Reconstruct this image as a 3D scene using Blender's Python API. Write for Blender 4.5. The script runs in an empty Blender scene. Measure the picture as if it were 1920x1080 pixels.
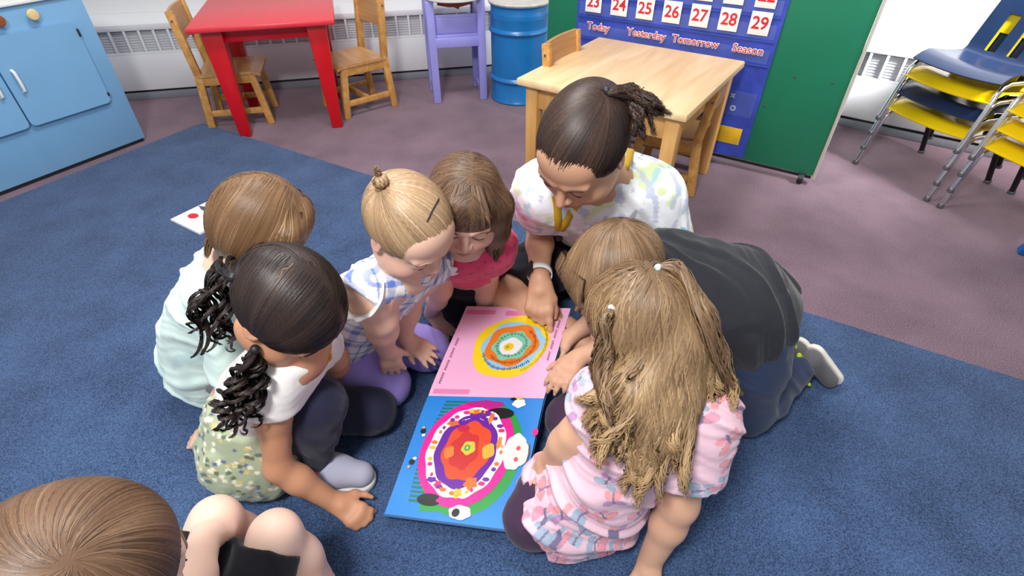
import bpy, bmesh, math, random
import numpy as np
from mathutils import Vector, Matrix

# ------------------------------------------------------------------ camera, world, lights, exposure
SC = bpy.context.scene
COL = SC.collection
TH, FPX, CXP, HC = math.radians(39.5), 990.0, 958.0, 1.1
cam = bpy.data.cameras.new('camera')
cam.sensor_width = 36.0
cam.lens = 36.0 * FPX / 1920.0
cam.shift_x = (960 - CXP) / 1920.0
cam.clip_start = 0.02
camo = bpy.data.objects.new('camera', cam)
camo.location = (0, 0, HC)
camo.rotation_euler = (math.pi / 2 - TH, 0, 0)
COL.objects.link(camo)
SC.camera = camo

SC.view_settings.view_transform = 'Standard'
SC.view_settings.look = 'None'
SC.view_settings.gamma = 1.0
SC.view_settings.use_curve_mapping = False
SC.view_settings.exposure = 0.0

W = bpy.data.worlds.new('world')
SC.world = W
W.use_nodes = True
W.node_tree.nodes['Background'].inputs[0].default_value = (0.93, 0.96, 1.0, 1)
W.node_tree.nodes['Background'].inputs[1].default_value = 0.55

def area(name, loc, tgt, sx, sy, power, col=(1, 1, 1)):
    l = bpy.data.lights.new(name, 'AREA')
    l.shape = 'RECTANGLE'; l.size = sx; l.size_y = sy; l.energy = power; l.color = col
    o = bpy.data.objects.new(name, l)
    o.location = loc
    o.rotation_euler = (Vector(tgt) - Vector(loc)).to_track_quat('-Z', 'Y').to_euler()
    COL.objects.link(o)
    return o
area('ceiling_light', (-0.5, 1.6, 2.55), (-0.3, 1.3, 0), 1.0, 0.5, 48, (1, 0.98, 0.95))
area('flash_light', (-0.45, -0.25, 2.1), (0.0, 1.2, 0.2), 0.35, 0.35, 48, (1, 0.99, 0.97))
area('wall_patch_light', (2.35, 1.25, 1.8), (1.95, 2.5, 0.75), 0.5, 0.5, 34, (1, 1, 1)).data.spread = math.radians(75)  # added lamp, aimed at the right wall to give its bright patch

# ------------------------------------------------------------------ small helpers
def V3(*a): return np.array(a, dtype=float)
def unit(v):
    v = np.asarray(v, float); return v / (np.linalg.norm(v) + 1e-12)
_fw = V3(0, math.cos(TH), -math.sin(TH)); _up = V3(0, math.sin(TH), math.cos(TH)); _rt = V3(1, 0, 0)
def ray(x, y): return _fw * FPX + _rt * (x - CXP) + _up * (540 - y)
def P(x, y, z):
    d = ray(x, y); return V3(0, 0, HC) + d * ((z - HC) / d[2])
def PD(x, y, dep): return V3(0, 0, HC) + ray(x, y) / FPX * dep
def srgb(*c):
    if len(c) == 1: c = [int(c[0][i:i + 2], 16) for i in (0, 2, 4)]
    return tuple(((v / 255) / 12.92 if v / 255 <= 0.04045 else ((v / 255 + 0.055) / 1.055) ** 2.4) for v in c)

def tag(o, label=None, cat=None, group=None, kind=None):
    if label: o['label'] = label
    if cat: o['category'] = cat
    if group: o['group'] = group
    if kind: o['kind'] = kind
    return o
def empty(name, loc, rz=0.0, label=None, cat=None, group=None):
    o = bpy.data.objects.new(name, None)
    o.empty_display_size = 0.05
    o.location = loc; o.rotation_euler = (0, 0, rz)
    COL.objects.link(o)
    return tag(o, label, cat, group)
def copy_tree(o, parent=None):
    c = o.copy(); COL.objects.link(c)
    if parent is not None: c.parent = parent
    for ch in list(o.children): copy_tree(ch, c)
    return c

# ------------------------------------------------------------------ materials
def mat(name, col, rough=0.6, spec=0.5, metal=0.0, bump=None, noise=None, emit=None, alpha=None, trans=0):
    """bump=(scale,strength)  noise=(scale, amount)"""
    m = bpy.data.materials.new(name); m.use_nodes = True
    nt = m.node_tree; b = nt.nodes['Principled BSDF']
    b.inputs['Base Color'].default_value = (*col[:3], 1)
    b.inputs['Roughness'].default_value = rough
    b.inputs['Specular IOR Level'].default_value = spec
    b.inputs['Metallic'].default_value = metal
    if alpha is not None: b.inputs['Alpha'].default_value = alpha
    if trans: b.inputs['Transmission Weight'].default_value = trans
    if noise or bump:
        tc = nt.nodes.new('ShaderNodeTexCoord')
    if noise:
        n = nt.nodes.new('ShaderNodeTexNoise'); n.inputs['Scale'].default_value = noise[0]; n.inputs['Detail'].default_value = 4
        nt.links.new(tc.outputs['Object'], n.inputs['Vector'])
        r = nt.nodes.new('ShaderNodeMapRange'); r.inputs[3].default_value = 1 - noise[1]; r.inputs[4].default_value = 1 + noise[1]
        r.inputs[1].default_value = 0.3; r.inputs[2].default_value = 0.7
        nt.links.new(n.outputs['Fac'], r.inputs[0])
        mx = nt.nodes.new('ShaderNodeMix'); mx.data_type = 'RGBA'; mx.blend_type = 'MULTIPLY'
        mx.inputs['Factor'].default_value = 1; mx.inputs['A'].default_value = (*col[:3], 1)
        nt.links.new(r.outputs[0], mx.inputs['B'])
        nt.links.new(mx.outputs['Result'], b.inputs['Base Color'])
    if bump:
        n = nt.nodes.new('ShaderNodeTexNoise'); n.inputs['Scale'].default_value = bump[0]; n.inputs['Detail'].default_value = 3
        nt.links.new(tc.outputs['Object'], n.inputs['Vector'])
        bp = nt.nodes.new('ShaderNodeBump'); bp.inputs['Strength'].default_value = bump[1]; bp.inputs['Distance'].default_value = 0.004
        nt.links.new(n.outputs['Fac'], bp.inputs['Height'])
        nt.links.new(bp.outputs['Normal'], b.inputs['Normal'])
    return m

def carpet(name, c1, c2, scale, scale2=9):
    m = mat(name, c1, 0.95, 0.15)
    nt = m.node_tree; b = nt.nodes['Principled BSDF']
    tc = nt.nodes.new('ShaderNodeTexCoord')
    n1 = nt.nodes.new('ShaderNodeTexNoise'); n1.inputs['Scale'].default_value = scale; n1.inputs['Detail'].default_value = 3
    n2 = nt.nodes.new('ShaderNodeTexNoise'); n2.inputs['Scale'].default_value = scale2; n2.inputs['Detail'].default_value = 5
    for n in (n1, n2): nt.links.new(tc.outputs['Object'], n.inputs['Vector'])
    ad = nt.nodes.new('ShaderNodeMath'); ad.operation = 'MULTIPLY_ADD'; ad.inputs[1].default_value = 0.35
    nt.links.new(n2.outputs['Fac'], ad.inputs[0]); nt.links.new(n1.outputs['Fac'], ad.inputs[2])
    cr = nt.nodes.new('ShaderNodeValToRGB')
    cr.color_ramp.elements[0].position = 0.45; cr.color_ramp.elements[0].color = (*c1, 1)
    cr.color_ramp.elements[1].position = 0.9; cr.color_ramp.elements[1].color = (*c2, 1)
    nt.links.new(ad.outputs[0], cr.inputs[0]); nt.links.new(cr.outputs[0], b.inputs['Base Color'])
    bp = nt.nodes.new('ShaderNodeBump'); bp.inputs['Strength'].default_value = 0.6; bp.inputs['Distance'].default_value = 0.004
    nt.links.new(n1.outputs['Fac'], bp.inputs['Height']); nt.links.new(bp.outputs['Normal'], b.inputs['Normal'])
    b.inputs['Sheen Weight'].default_value = 0.15
    return m

def wood(name, c1, c2, rough=0.4, scale=(2, 22, 22)):
    m = mat(name, c1, rough, 0.4)
    nt = m.node_tree; b = nt.nodes['Principled BSDF']
    tc = nt.nodes.new('ShaderNodeTexCoord'); mp = nt.nodes.new('ShaderNodeMapping')
    mp.inputs['Scale'].default_value = scale
    n = nt.nodes.new('ShaderNodeTexNoise'); n.inputs['Scale'].default_value = 1.5; n.inputs['Detail'].default_value = 6; n.inputs['Distortion'].default_value = 0.6
    nt.links.new(tc.outputs['Object'], mp.inputs['Vector']); nt.links.new(mp.outputs['Vector'], n.inputs['Vector'])
    cr = nt.nodes.new('ShaderNodeValToRGB')
    cr.color_ramp.elements[0].position = 0.3; cr.color_ramp.elements[0].color = (*c1, 1)
    cr.color_ramp.elements[1].position = 0.72; cr.color_ramp.elements[1].color = (*c2, 1)
    nt.links.new(n.outputs['Fac'], cr.inputs[0]); nt.links.new(cr.outputs[0], b.inputs['Base Color'])
    return m

def attr_mat(name, rough=0.6, spec=0.4, sss=0.0, bump=None, sheen=0.0, mul=None):
    m = mat(name, (0.8, 0.8, 0.8), rough, spec, bump=bump)
    nt = m.node_tree; b = nt.nodes['Principled BSDF']
    a = nt.nodes.new('ShaderNodeAttribute'); a.attribute_name = 'Col'
    nt.links.new(a.outputs['Color'], b.inputs['Base Color'])
    if sss:
        b.inputs['Subsurface Weight'].default_value = sss
        b.inputs['Subsurface Radius'].default_value = (1.0, 0.35, 0.2)
        b.inputs['Subsurface Scale'].default_value = 0.006
    if sheen: b.inputs['Sheen Weight'].default_value = sheen
    return m

M_SKIN = attr_mat('skin', 0.5, 0.35, 0.25, bump=(400, 0.05))
M_HAIR = attr_mat('hair_strands', 0.44, 0.36)
M_CLOTH = attr_mat('printed_cloth', 0.85, 0.2, bump=(60, 0.25), sheen=0.2)
M_CLOTH_FINE = attr_mat('plain_cloth', 0.85, 0.2, bump=(35, 0.45), sheen=0.15)
M_LASH = mat('lash', srgb(45, 30, 25), 0.7)
M_FLOOR = carpet('plum_carpet', srgb(72, 54, 65), srgb(154, 126, 140), 330, 4)
M_RUG = carpet('navy_rug', srgb(27, 42, 70), srgb(78, 104, 146), 300, 6)
M_WALL = mat('wall_paint', srgb(226, 226, 226), 0.7, noise=(2, 0.02))
M_HEATER = mat('heater_enamel', srgb(222, 222, 226), 0.4, noise=(6, 0.02))
M_GRILLE = mat('heater_louver', srgb(196, 197, 202), 0.5)
M_BASE = mat('baseboard_vinyl', srgb(128, 130, 140), 0.5)
M_BLACK = mat('black', (0.012, 0.012, 0.014), 0.5)
M_RED = mat('red_paint', srgb(200, 14, 24), 0.28, 0.5, noise=(5, 0.06))
M_REDTOP = mat('red_top_with_sheen', srgb(212, 50, 62), 0.35, 0.5, noise=(40, 0.07))  # red paint made pinker to carry the top's reflected sheen
M_CHAIR = wood('chair_maple', srgb(186, 130, 62), srgb(218, 166, 96), 0.4)
M_SEAT = wood('chair_seat_ply', srgb(176, 128, 76), srgb(206, 160, 108), 0.35)
M_TABLE = wood('table_maple', srgb(218, 178, 128), srgb(240, 208, 164), 0.42, (14, 1.6, 14))
M_TABLELEG = wood('table_leg_maple', srgb(196, 142, 76), srgb(222, 172, 106), 0.4, (20, 20, 2))
M_BLUECAB = mat('cabinet_blue_paint', srgb(124, 174, 214), 0.45, noise=(8, 0.03))
M_WHITE = mat('white_plastic', srgb(238, 238, 236), 0.35)
M_KNOB = wood('knob_wood', srgb(222, 192, 130), srgb(240, 214, 160), 0.4)
M_LAV = mat('lavender_paint', srgb(150, 148, 218), 0.3, noise=(10, 0.05))
M_DRUM = mat('drum_blue_paint', srgb(24, 112, 180), 0.3, 0.6, noise=(7, 0.12))
M_DRUMTOP = mat('drum_lid', srgb(206, 200, 192), 0.45, noise=(18, 0.2))
M_GREEN = mat('green_board', srgb(24, 116, 84), 0.45, noise=(5, 0.05))
M_CHART = mat('chart_blue_nylon', srgb(52, 72, 176), 0.5, bump=(25, 0.5), noise=(14, 0.16))
M_VINYL = mat('clear_vinyl', srgb(150, 170, 225), 0.1, 0.6, alpha=0.08)
M_CARD = mat('white_card', srgb(244, 242, 240), 0.5)
M_REDINK = mat('red_ink', srgb(206, 34, 44), 0.5)
M_YEL = mat('yellow_plastic', srgb(232, 196, 16), 0.25, 0.5)
M_YELFAB = mat('yellow_fabric', srgb(226, 178, 28), 0.7, noise=(30, 0.1))
M_NAVYP = mat('navy_plastic', srgb(26, 42, 74), 0.3, 0.5, noise=(10, 0.1))
M_CHROME = mat('chrome', (0.8, 0.8, 0.82), 0.12, 0.5, metal=1.0)
M_GREYM = mat('grey_metal', srgb(120, 122, 126), 0.35, metal=0.8)
M_BLUEP = mat('blue_plastic', srgb(10, 92, 176), 0.35)

# ------------------------------------------------------------------ mesh builder
class MB:
    def __init__(s): s.v = []; s.f = []; s.m = []; s.sm = []
    def add(s, vs, fs, mi=0, smooth=False):
        o = len(s.v); s.v += [tuple(map(float, v)) for v in vs]
        for f in fs: s.f.append(tuple(i + o for i in f)); s.m.append(mi); s.sm.append(smooth)
        return s
    def bm(s, bm, mi=0, smooth=False):
        bm.verts.ensure_lookup_table(); bm.verts.index_update()
        s.add([v.co for v in bm.verts], [[v.index for v in f.verts] for f in bm.faces], mi, smooth); bm.free(); return s
    def box(s, c, d, bev=0.0, rot=None, mi=0, seg=2, taper=None):
        bm = bmesh.new(); bmesh.ops.create_cube(bm, size=1)
        for v in bm.verts:
            v.co = Vector((v.co.x * d[0], v.co.y * d[1], v.co.z * d[2]))
            if taper and v.co.z < 0: v.co.x *= taper; v.co.y *= taper
        if bev: bmesh.ops.bevel(bm, geom=list(bm.edges), offset=bev, segments=seg, affect='EDGES', profile=0.5)
        M = Matrix.Translation(Vector(c)) @ (rot.to_4x4() if rot is not None else Matrix.Identity(4))
        bm.transform(M); return s.bm(bm, mi, bool(bev))
    def bar(s, a, b, w, t, bev=0.0, side=None, mi=0, taper=None):
        """rectangular bar from a to b; w along side vector, t across."""
        a = Vector(a); b = Vector(b); z = (b - a); L = z.length; z.normalize()
        sd = Vector(side) if side is not None else Vector((1, 0, 0))
        x = (sd - z * sd.dot(z)).normalized(); y = z.cross(x)
        R = Matrix((x, y, z)).transposed()
        return s.box((a + b) / 2, (w, t, L), bev, R, mi, taper=taper)
    def tube(s, pts, r, n=10, mi=0, cap=True):
        pts = [Vector(p) for p in pts]; N = len(pts)
        rs = r if isinstance(r, (list, tuple)) else [r] * N
        vs = []; fs = []; ref = None
        for i, p in enumerate(pts):
            t = (pts[min(i + 1, N - 1)] - pts[max(i - 1, 0)]).normalized()
            if ref is None: ref = t.orthogonal().normalized()
            ref = (ref - t * ref.dot(t)).normalized(); q = t.cross(ref)
            for k in range(n):
                a = 2 * math.pi * k / n; vs.append(p + (ref * math.cos(a) + q * math.sin(a)) * rs[i])
        for i in range(N - 1):
            for k in range(n):
                fs.append((i * n + k, i * n + (k + 1) % n, (i + 1) * n + (k + 1) % n, (i + 1) * n + k))
        if cap: fs.append(tuple(range(n - 1, -1, -1))); fs.append(tuple((N - 1) * n + k for k in range(n)))
        return s.add(vs, fs, mi, True)
    def lathe(s, c, prof, n=48, mi=0, cap=True):
        vs = []; fs = []; N = len(prof)
        for r, z in prof:
            for k in range(n):
                a = 2 * math.pi * k / n; vs.append((c[0] + r * math.cos(a), c[1] + r * math.sin(a), c[2] + z))
        for i in range(N - 1):
            for k in range(n): fs.append((i * n + k, i * n + (k + 1) % n, (i + 1) * n + (k + 1) % n, (i + 1) * n + k))
        if cap: fs.append(tuple(range(n - 1, -1, -1))); fs.append(tuple((N - 1) * n + k for k in range(n)))
        return s.add(vs, fs, mi, True)
    def poly(s, pts, z0, z1, mi=0):
        n = len(pts); vs = [(x, y, z0) for x, y in pts] + [(x, y, z1) for x, y in pts]
        fs = [tuple(range(n - 1, -1, -1)), tuple(range(n, 2 * n))] + [(k, (k + 1) % n, n + (k + 1) % n, n + k) for k in range(n)]
        return s.add(vs, fs, mi)
    def xform(s, M):
        s.v = [tuple(M @ Vector(v)) for v in s.v]; return s
    def build(s, name, mats, parent=None, loc=None, rz=None):
        me = bpy.data.meshes.new(name); me.from_pydata(s.v, [], s.f)
        for m in (mats if isinstance(mats, (list, tuple)) else [mats]): me.materials.append(m)
        me.polygons.foreach_set('material_index', s.m); me.polygons.foreach_set('use_smooth', s.sm)
        me.validate(); me.update()
        try: me.set_sharp_from_angle(angle=math.radians(38))
        except Exception: pass
        o = bpy.data.objects.new(name, me); COL.objects.link(o)
        if parent is not None: o.parent = parent
        if loc is not None: o.location = loc
        if rz is not None: o.rotation_euler = (0, 0, rz)
        return o

def text_mesh(body, size, extrude=0.0004, offset=0.0):
    cu = bpy.data.curves.new('t', 'FONT'); cu.body = body; cu.size = size; cu.extrude = extrude; cu.offset = offset
    cu.align_x = 'CENTER'; cu.align_y = 'CENTER'; cu.resolution_u = 3
    o = bpy.data.objects.new('t', cu); COL.objects.link(o)
    bpy.context.view_layer.update()
    me = bpy.data.meshes.new_from_object(o.evaluated_get(bpy.context.evaluated_depsgraph_get()))
    v = [tuple(x.co) for x in me.vertices]; f = [tuple(p.vertices) for p in me.polygons]
    bpy.data.objects.remove(o); bpy.data.curves.remove(cu); bpy.data.meshes.remove(me)
    return v, f

# ================================================================== the room
MB().box((0, 1.5, -0.02), (9, 9, 0.04)).build('floor', M_FLOOR)['kind'] = 'structure'
WA = math.atan2(0.235, 0.972); W1 = V3(-2.181, 3.017, 0); D1 = V3(0.972, 0.235, 0)
W2 = V3(1.714, 2.658, 0); D2 = V3(0.812, -0.5835, 0)
CORN = W1 + D1 * 2.614
def wall_unit(name, p0, ang, L, wname, bname, label):
    """local: x along the wall, y into the room is negative; front plane of the heater at y=0"""
    o = MB().box((L / 2, 0.16, 1.3), (L + 0.4, 0.1, 2.6)).build(wname, M_WALL, loc=p0, rz=ang); o['kind'] = 'structure'
    o = MB().box((L / 2, 0.06, 0.02), (L, 0.1, 0.04), 0.003).build(bname, M_BASE, loc=p0, rz=ang); o['kind'] = 'structure'
    h = empty(name, p0, ang, label, 'radiator')
    MB().box((L / 2, 0.012, 0.148), (L, 0.016, 0.19), 0.003).build('front_panel', M_HEATER, h)
    t = MB(); t.box((L / 2, 0.012, 0.378), (L, 0.016, 0.03), 0.003)
    prof = [(0.004, 0.392), (0.012, 0.402), (0.05, 0.418), (0.108, 0.428), (0.108, 0.39), (0.02, 0.385)]
    n = len(prof); vs = [(0, y, z) for y, z in prof] + [(L, y, z) for y, z in prof]
    t.add(vs, [tuple(range(n)), tuple(range(2 * n - 1, n - 1, -1))] + [(k, n + k, n + (k + 1) % n, (k + 1) % n) for k in range(n)])
    t.build('top_cover', M_HEATER, h)
    g = MB(); g.box((L / 2, 0.03, 0.303), (L, 0.006, 0.135), mi=0)
    for k in range(9): g.box((L / 2, 0.026, 0.25 + k * 0.013), (L, 0.004, 0.005), mi=0)
    x = 0.02
    while x < L: g.box((x, 0.012, 0.303), (0.012, 0.012, 0.135), mi=1); x += 0.072
    g.box((L / 2, 0.012, 0.246), (L, 0.014, 0.014), 0.002, mi=1)
    g.build('grille', [M_GRILLE, M_HEATER], h)
    MB().box((L / 2, 0.04, 0.047), (L, 0.05, 0.012)).build('shadow_gap', M_BLACK, h)  # solid black strip painted in for the shade under the cover
    return h
wall_unit('radiator', tuple(W1 - D1 * 0.7), math.atan2(D1[1], D1[0]), 0.7 + 2.6, 'wall_back', 'baseboard_back', 'white baseboard radiator with slotted grille behind the red table')
wall_unit('radiator', tuple(CORN), math.atan2(D2[1], D2[0]), 3.6, 'wall_right', 'baseboard_right', 'white baseboard radiator behind the stacked chairs')

# rug
RC = V3(-1.619, 2.686, 0); RA = unit(V3(-0.48, -0.877, 0)); RB = unit(V3(0.863, -0.505, 0))
pts = [RC + RA * 0.045, RC + (RA + RB) * 0.008, RC + RB * 0.06, RC + RB * 4.4, RC + RB * 4.4 + RA * 3.6, RC + RA * 3.6]
rug = MB().poly([(p[0], p[1]) for p in pts[::1]], 0.0, 0.009)
rug = rug.build('rug', M_RUG); tag(rug, 'large navy blue rug on the plum carpet under the group', 'rug')

# ------------------------------------------------------------------ blue play cabinet
c0 = V3(-1.8008, 2.4834, 0); ca = math.radians(60.6)
cab = empty('play_cabinet', tuple(c0), ca, 'light blue painted wooden play kitchen cabinet at the left wall', 'cabinet')
# local x along the front (negative = towards the camera), y = depth behind the front
body = MB()
body.box((-0.45, 0.19, 0.33), (0.9, 0.37, 0.63), 0.004)
body.build('body', M_BLUECAB, cab)
MB().box((-0.45, 0.19, 0.008), (0.88, 0.36, 0.016)).build('plinth', M_BLACK, cab)  # black slab standing in for the shade of the gap underneath
MB().box((-0.45, 0.19, 0.652), (0.92, 0.4, 0.014), 0.004).build('counter_top', M_WHITE, cab)
def door_poly(x0, x1, z0, z1, r=0.02):
    pts = []
    for cx, cz, a0 in ((x1 - r, z1 - r, 0), (x0 + r, z1 - r, 90), (x0 + r, z0 + r, 180), (x1 - r, z0 + r, 270)):
        for k in range(5):
            a = math.radians(a0 + k * 22.5); pts.append((cx + r * math.cos(a), cz + r * math.sin(a)))
    m = MB().poly(pts, 0, 0.014); m.v = [(x, -z, y) for x, y, z in m.v]; m.f = [f[::-1] for f in m.f]
    return m
for x0, x1, hx in ((-0.408, -0.078, -0.371), (-0.745, -0.414, -0.45)):
    d = door_poly(x0, x1, 0.22, 0.557).build('door', M_BLUECAB, cab)
    h = MB(); h.tube([(hx, -0.014, 0.437), (hx, -0.028, 0.43), (hx, -0.032, 0.395), (hx, -0.028, 0.36), (hx, -0.014, 0.352)], 0.006, 10)
    h.build('handle', M_WHITE, d)['label'] = 'white bow handle'
    for hz in (0.514, 0.256):
        MB().box((x1 - 0.001 if hx > -0.4 else x0 + 0.001, -0.016, hz), (0.006, 0.012, 0.03 if hz > 0.4 else 0.014), 0.001).build('hinge', M_BLACK, d)
for kx, mk in ((-0.208, M_KNOB), (-0.325, wood('dark_knob', srgb(130, 70, 40), srgb(160, 90, 50)))):
    k = MB(); k.lathe((0, 0, 0), [(0.006, 0), (0.008, 0.012), (0.019, 0.014), (0.021, 0.022), (0.017, 0.028), (0.004, 0.03)], 24)
    k.xform(Matrix.Translation((kx, 0, 0.607)) @ Matrix.Rotation(math.pi / 2, 4, 'X')); k.build('knob', mk, cab)

# ------------------------------------------------------------------ red table
def table(name, corners, H, top_t, top_m, leg_m, leg_top, leg_bot, inset, apron, label, lean=0.0):
    c = [V3(*p, 0) for p in corners]; o = sum(c) / 4; ex = unit((c[1] - c[0]) + (c[2] - c[3])); ang = math.atan2(ex[1], ex[0])
    R = Matrix.Rotation(-ang, 3, 'Z'); L = [R @ Vector(tuple(p - o)) for p in c]
    w = (abs(L[0].x) + abs(L[1].x)) ; d = (abs(L[1].y) + abs(L[2].y))
    e = empty(name, tuple(o), ang, label, 'table')
    MB().box((0, 0, H - top_t / 2), (w, d, top_t), min(0.006, top_t * 0.3)).build('table_top', top_m, e)
    a = MB(); za = H - top_t - apron / 2
    for sx, sy, dx, dy in ((0, -1, w - 2 * inset, 0.02), (0, 1, w - 2 * inset, 0.02), (-1, 0, 0.02, d - 2 * inset), (1, 0, 0.02, d - 2 * inset)):
        a.box((sx * (w / 2 - inset + 0.0), sy * (d / 2 - inset), za), (dx, dy, apron), 0.002)
    a.build('apron', leg_m, e)
    for sx in (-1, 1):
        for sy in (-1, 1):
            l = MB(); px, py = sx * (w / 2 - inset), sy * (d / 2 - inset)
            l.bar((px - sx * lean, py - sy * lean, 0), (px, py, H - top_t), leg_top, leg_top, 0.004, (1, 0, 0), taper=leg_bot / leg_top)
            l.build('leg', leg_m, e)
    return e
table('play_table', [(-1.392, 2.435), (-0.795, 2.602), (-0.96, 3.19), (-1.557, 3.023)], 0.52, 0.022, M_REDTOP, M_RED, 0.088, 0.052, 0.088, 0.06, 'red painted square child table with tapered legs by the back wall')
table('play_table', [(0.058, 1.955), (0.580, 1.588), (0.896, 2.18), (0.345, 2.53)], 0.47, 0.026, M_TABLE, M_TABLELEG, 0.05, 0.045, 0.05, 0.085, 'square maple child table in front of the green board')

# ------------------------------------------------------------------ child chairs (local: facing +y, origin between the four feet)
def child_chair(label, SH=0.27, BH=0.55, w=0.27, d=0.29, slat=0.14):
    e = empty('child_chair', (0, 0, 0), 0, label, 'chair', None)
    b = 0.026
    for sx in (-1, 1):
        m = MB(); x = sx * (w / 2 - b / 2)
        m.bar((x, -d / 2, 0), (x, -d / 2 + 0.022, SH), b, 0.036, 0.004, (1, 0, 0))
        m.bar((x, -d / 2 + 0.022, SH - 0.01), (x, -d / 2 - 0.004, BH), b, 0.034, 0.004, (1, 0, 0))
        m.build('back_post', M_CHAIR, e)
        m = MB(); m.bar((x, d / 2, 0), (x, d / 2 - 0.03, SH - 0.012), b, 0.034, 0.004, (1, 0, 0)); m.build('front_leg', M_CHAIR, e)
        m = MB(); m.bar((x, -d / 2 + 0.01, 0.075), (x, d / 2 - 0.012, 0.075), 0.018, 0.028, 0.003, (1, 0, 0)); m.build('stretcher', M_CHAIR, e)
        m = MB(); m.bar((x, -d / 2 + 0.02, SH - 0.035), (x, d / 2 - 0.03, SH - 0.035), 0.018, 0.042, 0.003, (1, 0, 0)); m.build('seat_rail', M_CHAIR, e)
    m = MB(); m.bar((-w / 2 + b, 0.0, 0.075), (w / 2 - b, 0.0, 0.075), 0.028, 0.018, 0.003, (0, 0, 1)); m.build('stretcher', M_CHAIR, e)
    m = MB(); m.bar((-w / 2 + b, d / 2 - 0.03, SH - 0.035), (w / 2 - b, d / 2 - 0.03, SH - 0.035), 0.04, 0.018, 0.003, (0, 0, 1)); m.build('seat_rail', M_CHAIR, e)
    # saddle seat
    nx, ny = 14, 14; vs = []; fs = []
    for t in (0, 1):
        for j in range(ny + 1):
            for i in range(nx + 1):
                u = i / nx * 2 - 1; v = j / ny
                x = u * (w / 2 + 0.004); y = -d / 2 + 0.02 + v * (d - 0.005)
                z = SH - (0.009 * (1 - u * u) * math.sin(v * math.pi * 0.9)) - (0.014 if t == 0 else 0) - 0.01 * max(0, v - 0.85) / 0.15
                vs.append((x, y, z))
    q = (nx + 1) * (ny + 1)
    for j in range(ny):
        for i in range(nx):
            a = j * (nx + 1) + i
            fs.append((a + nx + 1, a + nx + 2, a + 1, a)); fs.append((q + a, q + a + 1, q + a + nx + 2, q + a + nx + 1))
    rim = [j for j in range(nx + 1)] + [j * (nx + 1) + nx for j in range(1, ny + 1)] + [ny * (nx + 1) + i for i in range(nx - 1, -1, -1)] + [j * (nx + 1) for j in range(ny - 1, 0, -1)]
    for k in range(len(rim)):
        a, b2 = rim[k], rim[(k + 1) % len(rim)]; fs.append((a, b2, q + b2, q + a))
    MB().add(vs, fs, 0, True).build('seat', M_SEAT, e)
    # curved back slat
    vs = []; fs = []; n = 12
    for i in range(n + 1):
        u = i / n * 2 - 1; x = u * (w / 2 - b * 0.6); bow = -0.012 * (1 - u * u)
        for z, off in ((BH - slat, 0.0), (BH + 0.002, 0.0)):
            f = (z - SH) / (BH - SH); y = -d / 2 + 0.022 - 0.026 * f + bow
            vs += [(x, y + 0.008, z), (x, y - 0.006, z)]
    for i in range(n):
        a = i * 4
        for p, q2 in ((0, 1), (1, 3), (3, 2), (2, 0)): fs.append((a + p, a + 4 + p, a + 4 + q2, a + q2))
    fs += [(0, 2, 3, 1), (n * 4, n * 4 + 1, n * 4 + 3, n * 4 + 2)]
    MB().add(vs, fs, 0, True).build('back_slat', M_SEAT, e)
    for sx in (-1, 1):
        s_ = MB(); s_.lathe((0, 0, 0), [(0.005, 0), (0.005, 0.002), (0.001, 0.003)], 12)
        s_.xform(Matrix.Translation((sx * (w / 2), -d / 2 - 0.002, BH - 0.04)) @ Matrix.Rotation(sx * math.pi / 2, 4, 'Y')); s_.build('bolt', M_GREYM, e)
    return e
ch = child_chair('small maple chair pushed in at left end of the red table')
ch.location = (-1.43, 2.785, 0); ch.rotation_euler = (0, 0, math.radians(14.4 - 90))
c2 = copy_tree(ch); c2.location = (-0.845, 2.945, 0); c2.rotation_euler = (0, 0, math.radians(221 - 90))
tag(c2, 'small maple chair standing free at right end of the red table')
c3 = copy_tree(ch); c3.location = (0.325, 2.13, 0); c3.rotation_euler = (0, 0, math.radians(-32 - 90))
tag(c3, 'small maple chair tucked under left edge of the maple table beside the drum')
c4 = child_chair('small maple chair tucked under the maple table, back against the calendar side', 0.235, 0.432, 0.27, 0.27, 0.085)
c4.location = (0.685, 2.11, 0); c4.rotation_euler = (0, 0, math.radians(61))
# ------------------------------------------------------------------ lavender doll high chair (local: front edge at y=0, facing -y)
hA = V3(-0.427, 2.976, 0); hB = V3(-0.142, 3.043, 0); hang = math.atan2(*(hB - hA)[[1, 0]])
hc = empty('doll_high_chair', tuple((hA + hB) / 2), hang, 'lavender wooden doll high chair with white tray beside the blue drum', 'high chair')
w = 0.305
for sx in (-1, 1):
    m = MB(); x = sx * (w / 2 - 0.02)
    m.bar((x, 0.015, 0), (x, 0.015, 0.52), 0.042, 0.03, 0.005, (1, 0, 0)); m.build('front_leg', M_LAV, hc)
    m = MB(); m.bar((x, 0.245, 0), (x, 0.235, 0.72), 0.036, 0.03, 0.005, (1, 0, 0)); m.build('back_leg', M_LAV, hc)
    MB().box((x, 0.13, 0.40), (0.02, 0.22, 0.25), 0.005).build('side_panel', M_LAV, hc); MB().box((x, 0.13, 0.05), (0.02, 0.22, 0.028), 0.004).build('bottom_rail', M_LAV, hc)
m = MB(); m.box((0, 0.012, 0.318), (w - 0.07, 0.026, 0.05), 0.005); m.build('cross_bar', M_LAV, hc)
m = MB(); m.box((0, 0.03, 0.395), (w - 0.07, 0.014, 0.11), 0.004); m.box((0, 0.022, 0.398), (w - 0.1, 0.008, 0.075), 0.003); m.build('front_panel', M_LAV, hc)
MB().box((0, 0.13, 0.345), (w - 0.05, 0.22, 0.018), 0.004).build('seat', M_LAV, hc)
m = MB(); m.box((0, 0.235, 0.60), (w - 0.07, 0.016, 0.2), 0.005); m.build('back_rest', M_LAV, hc)
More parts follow.
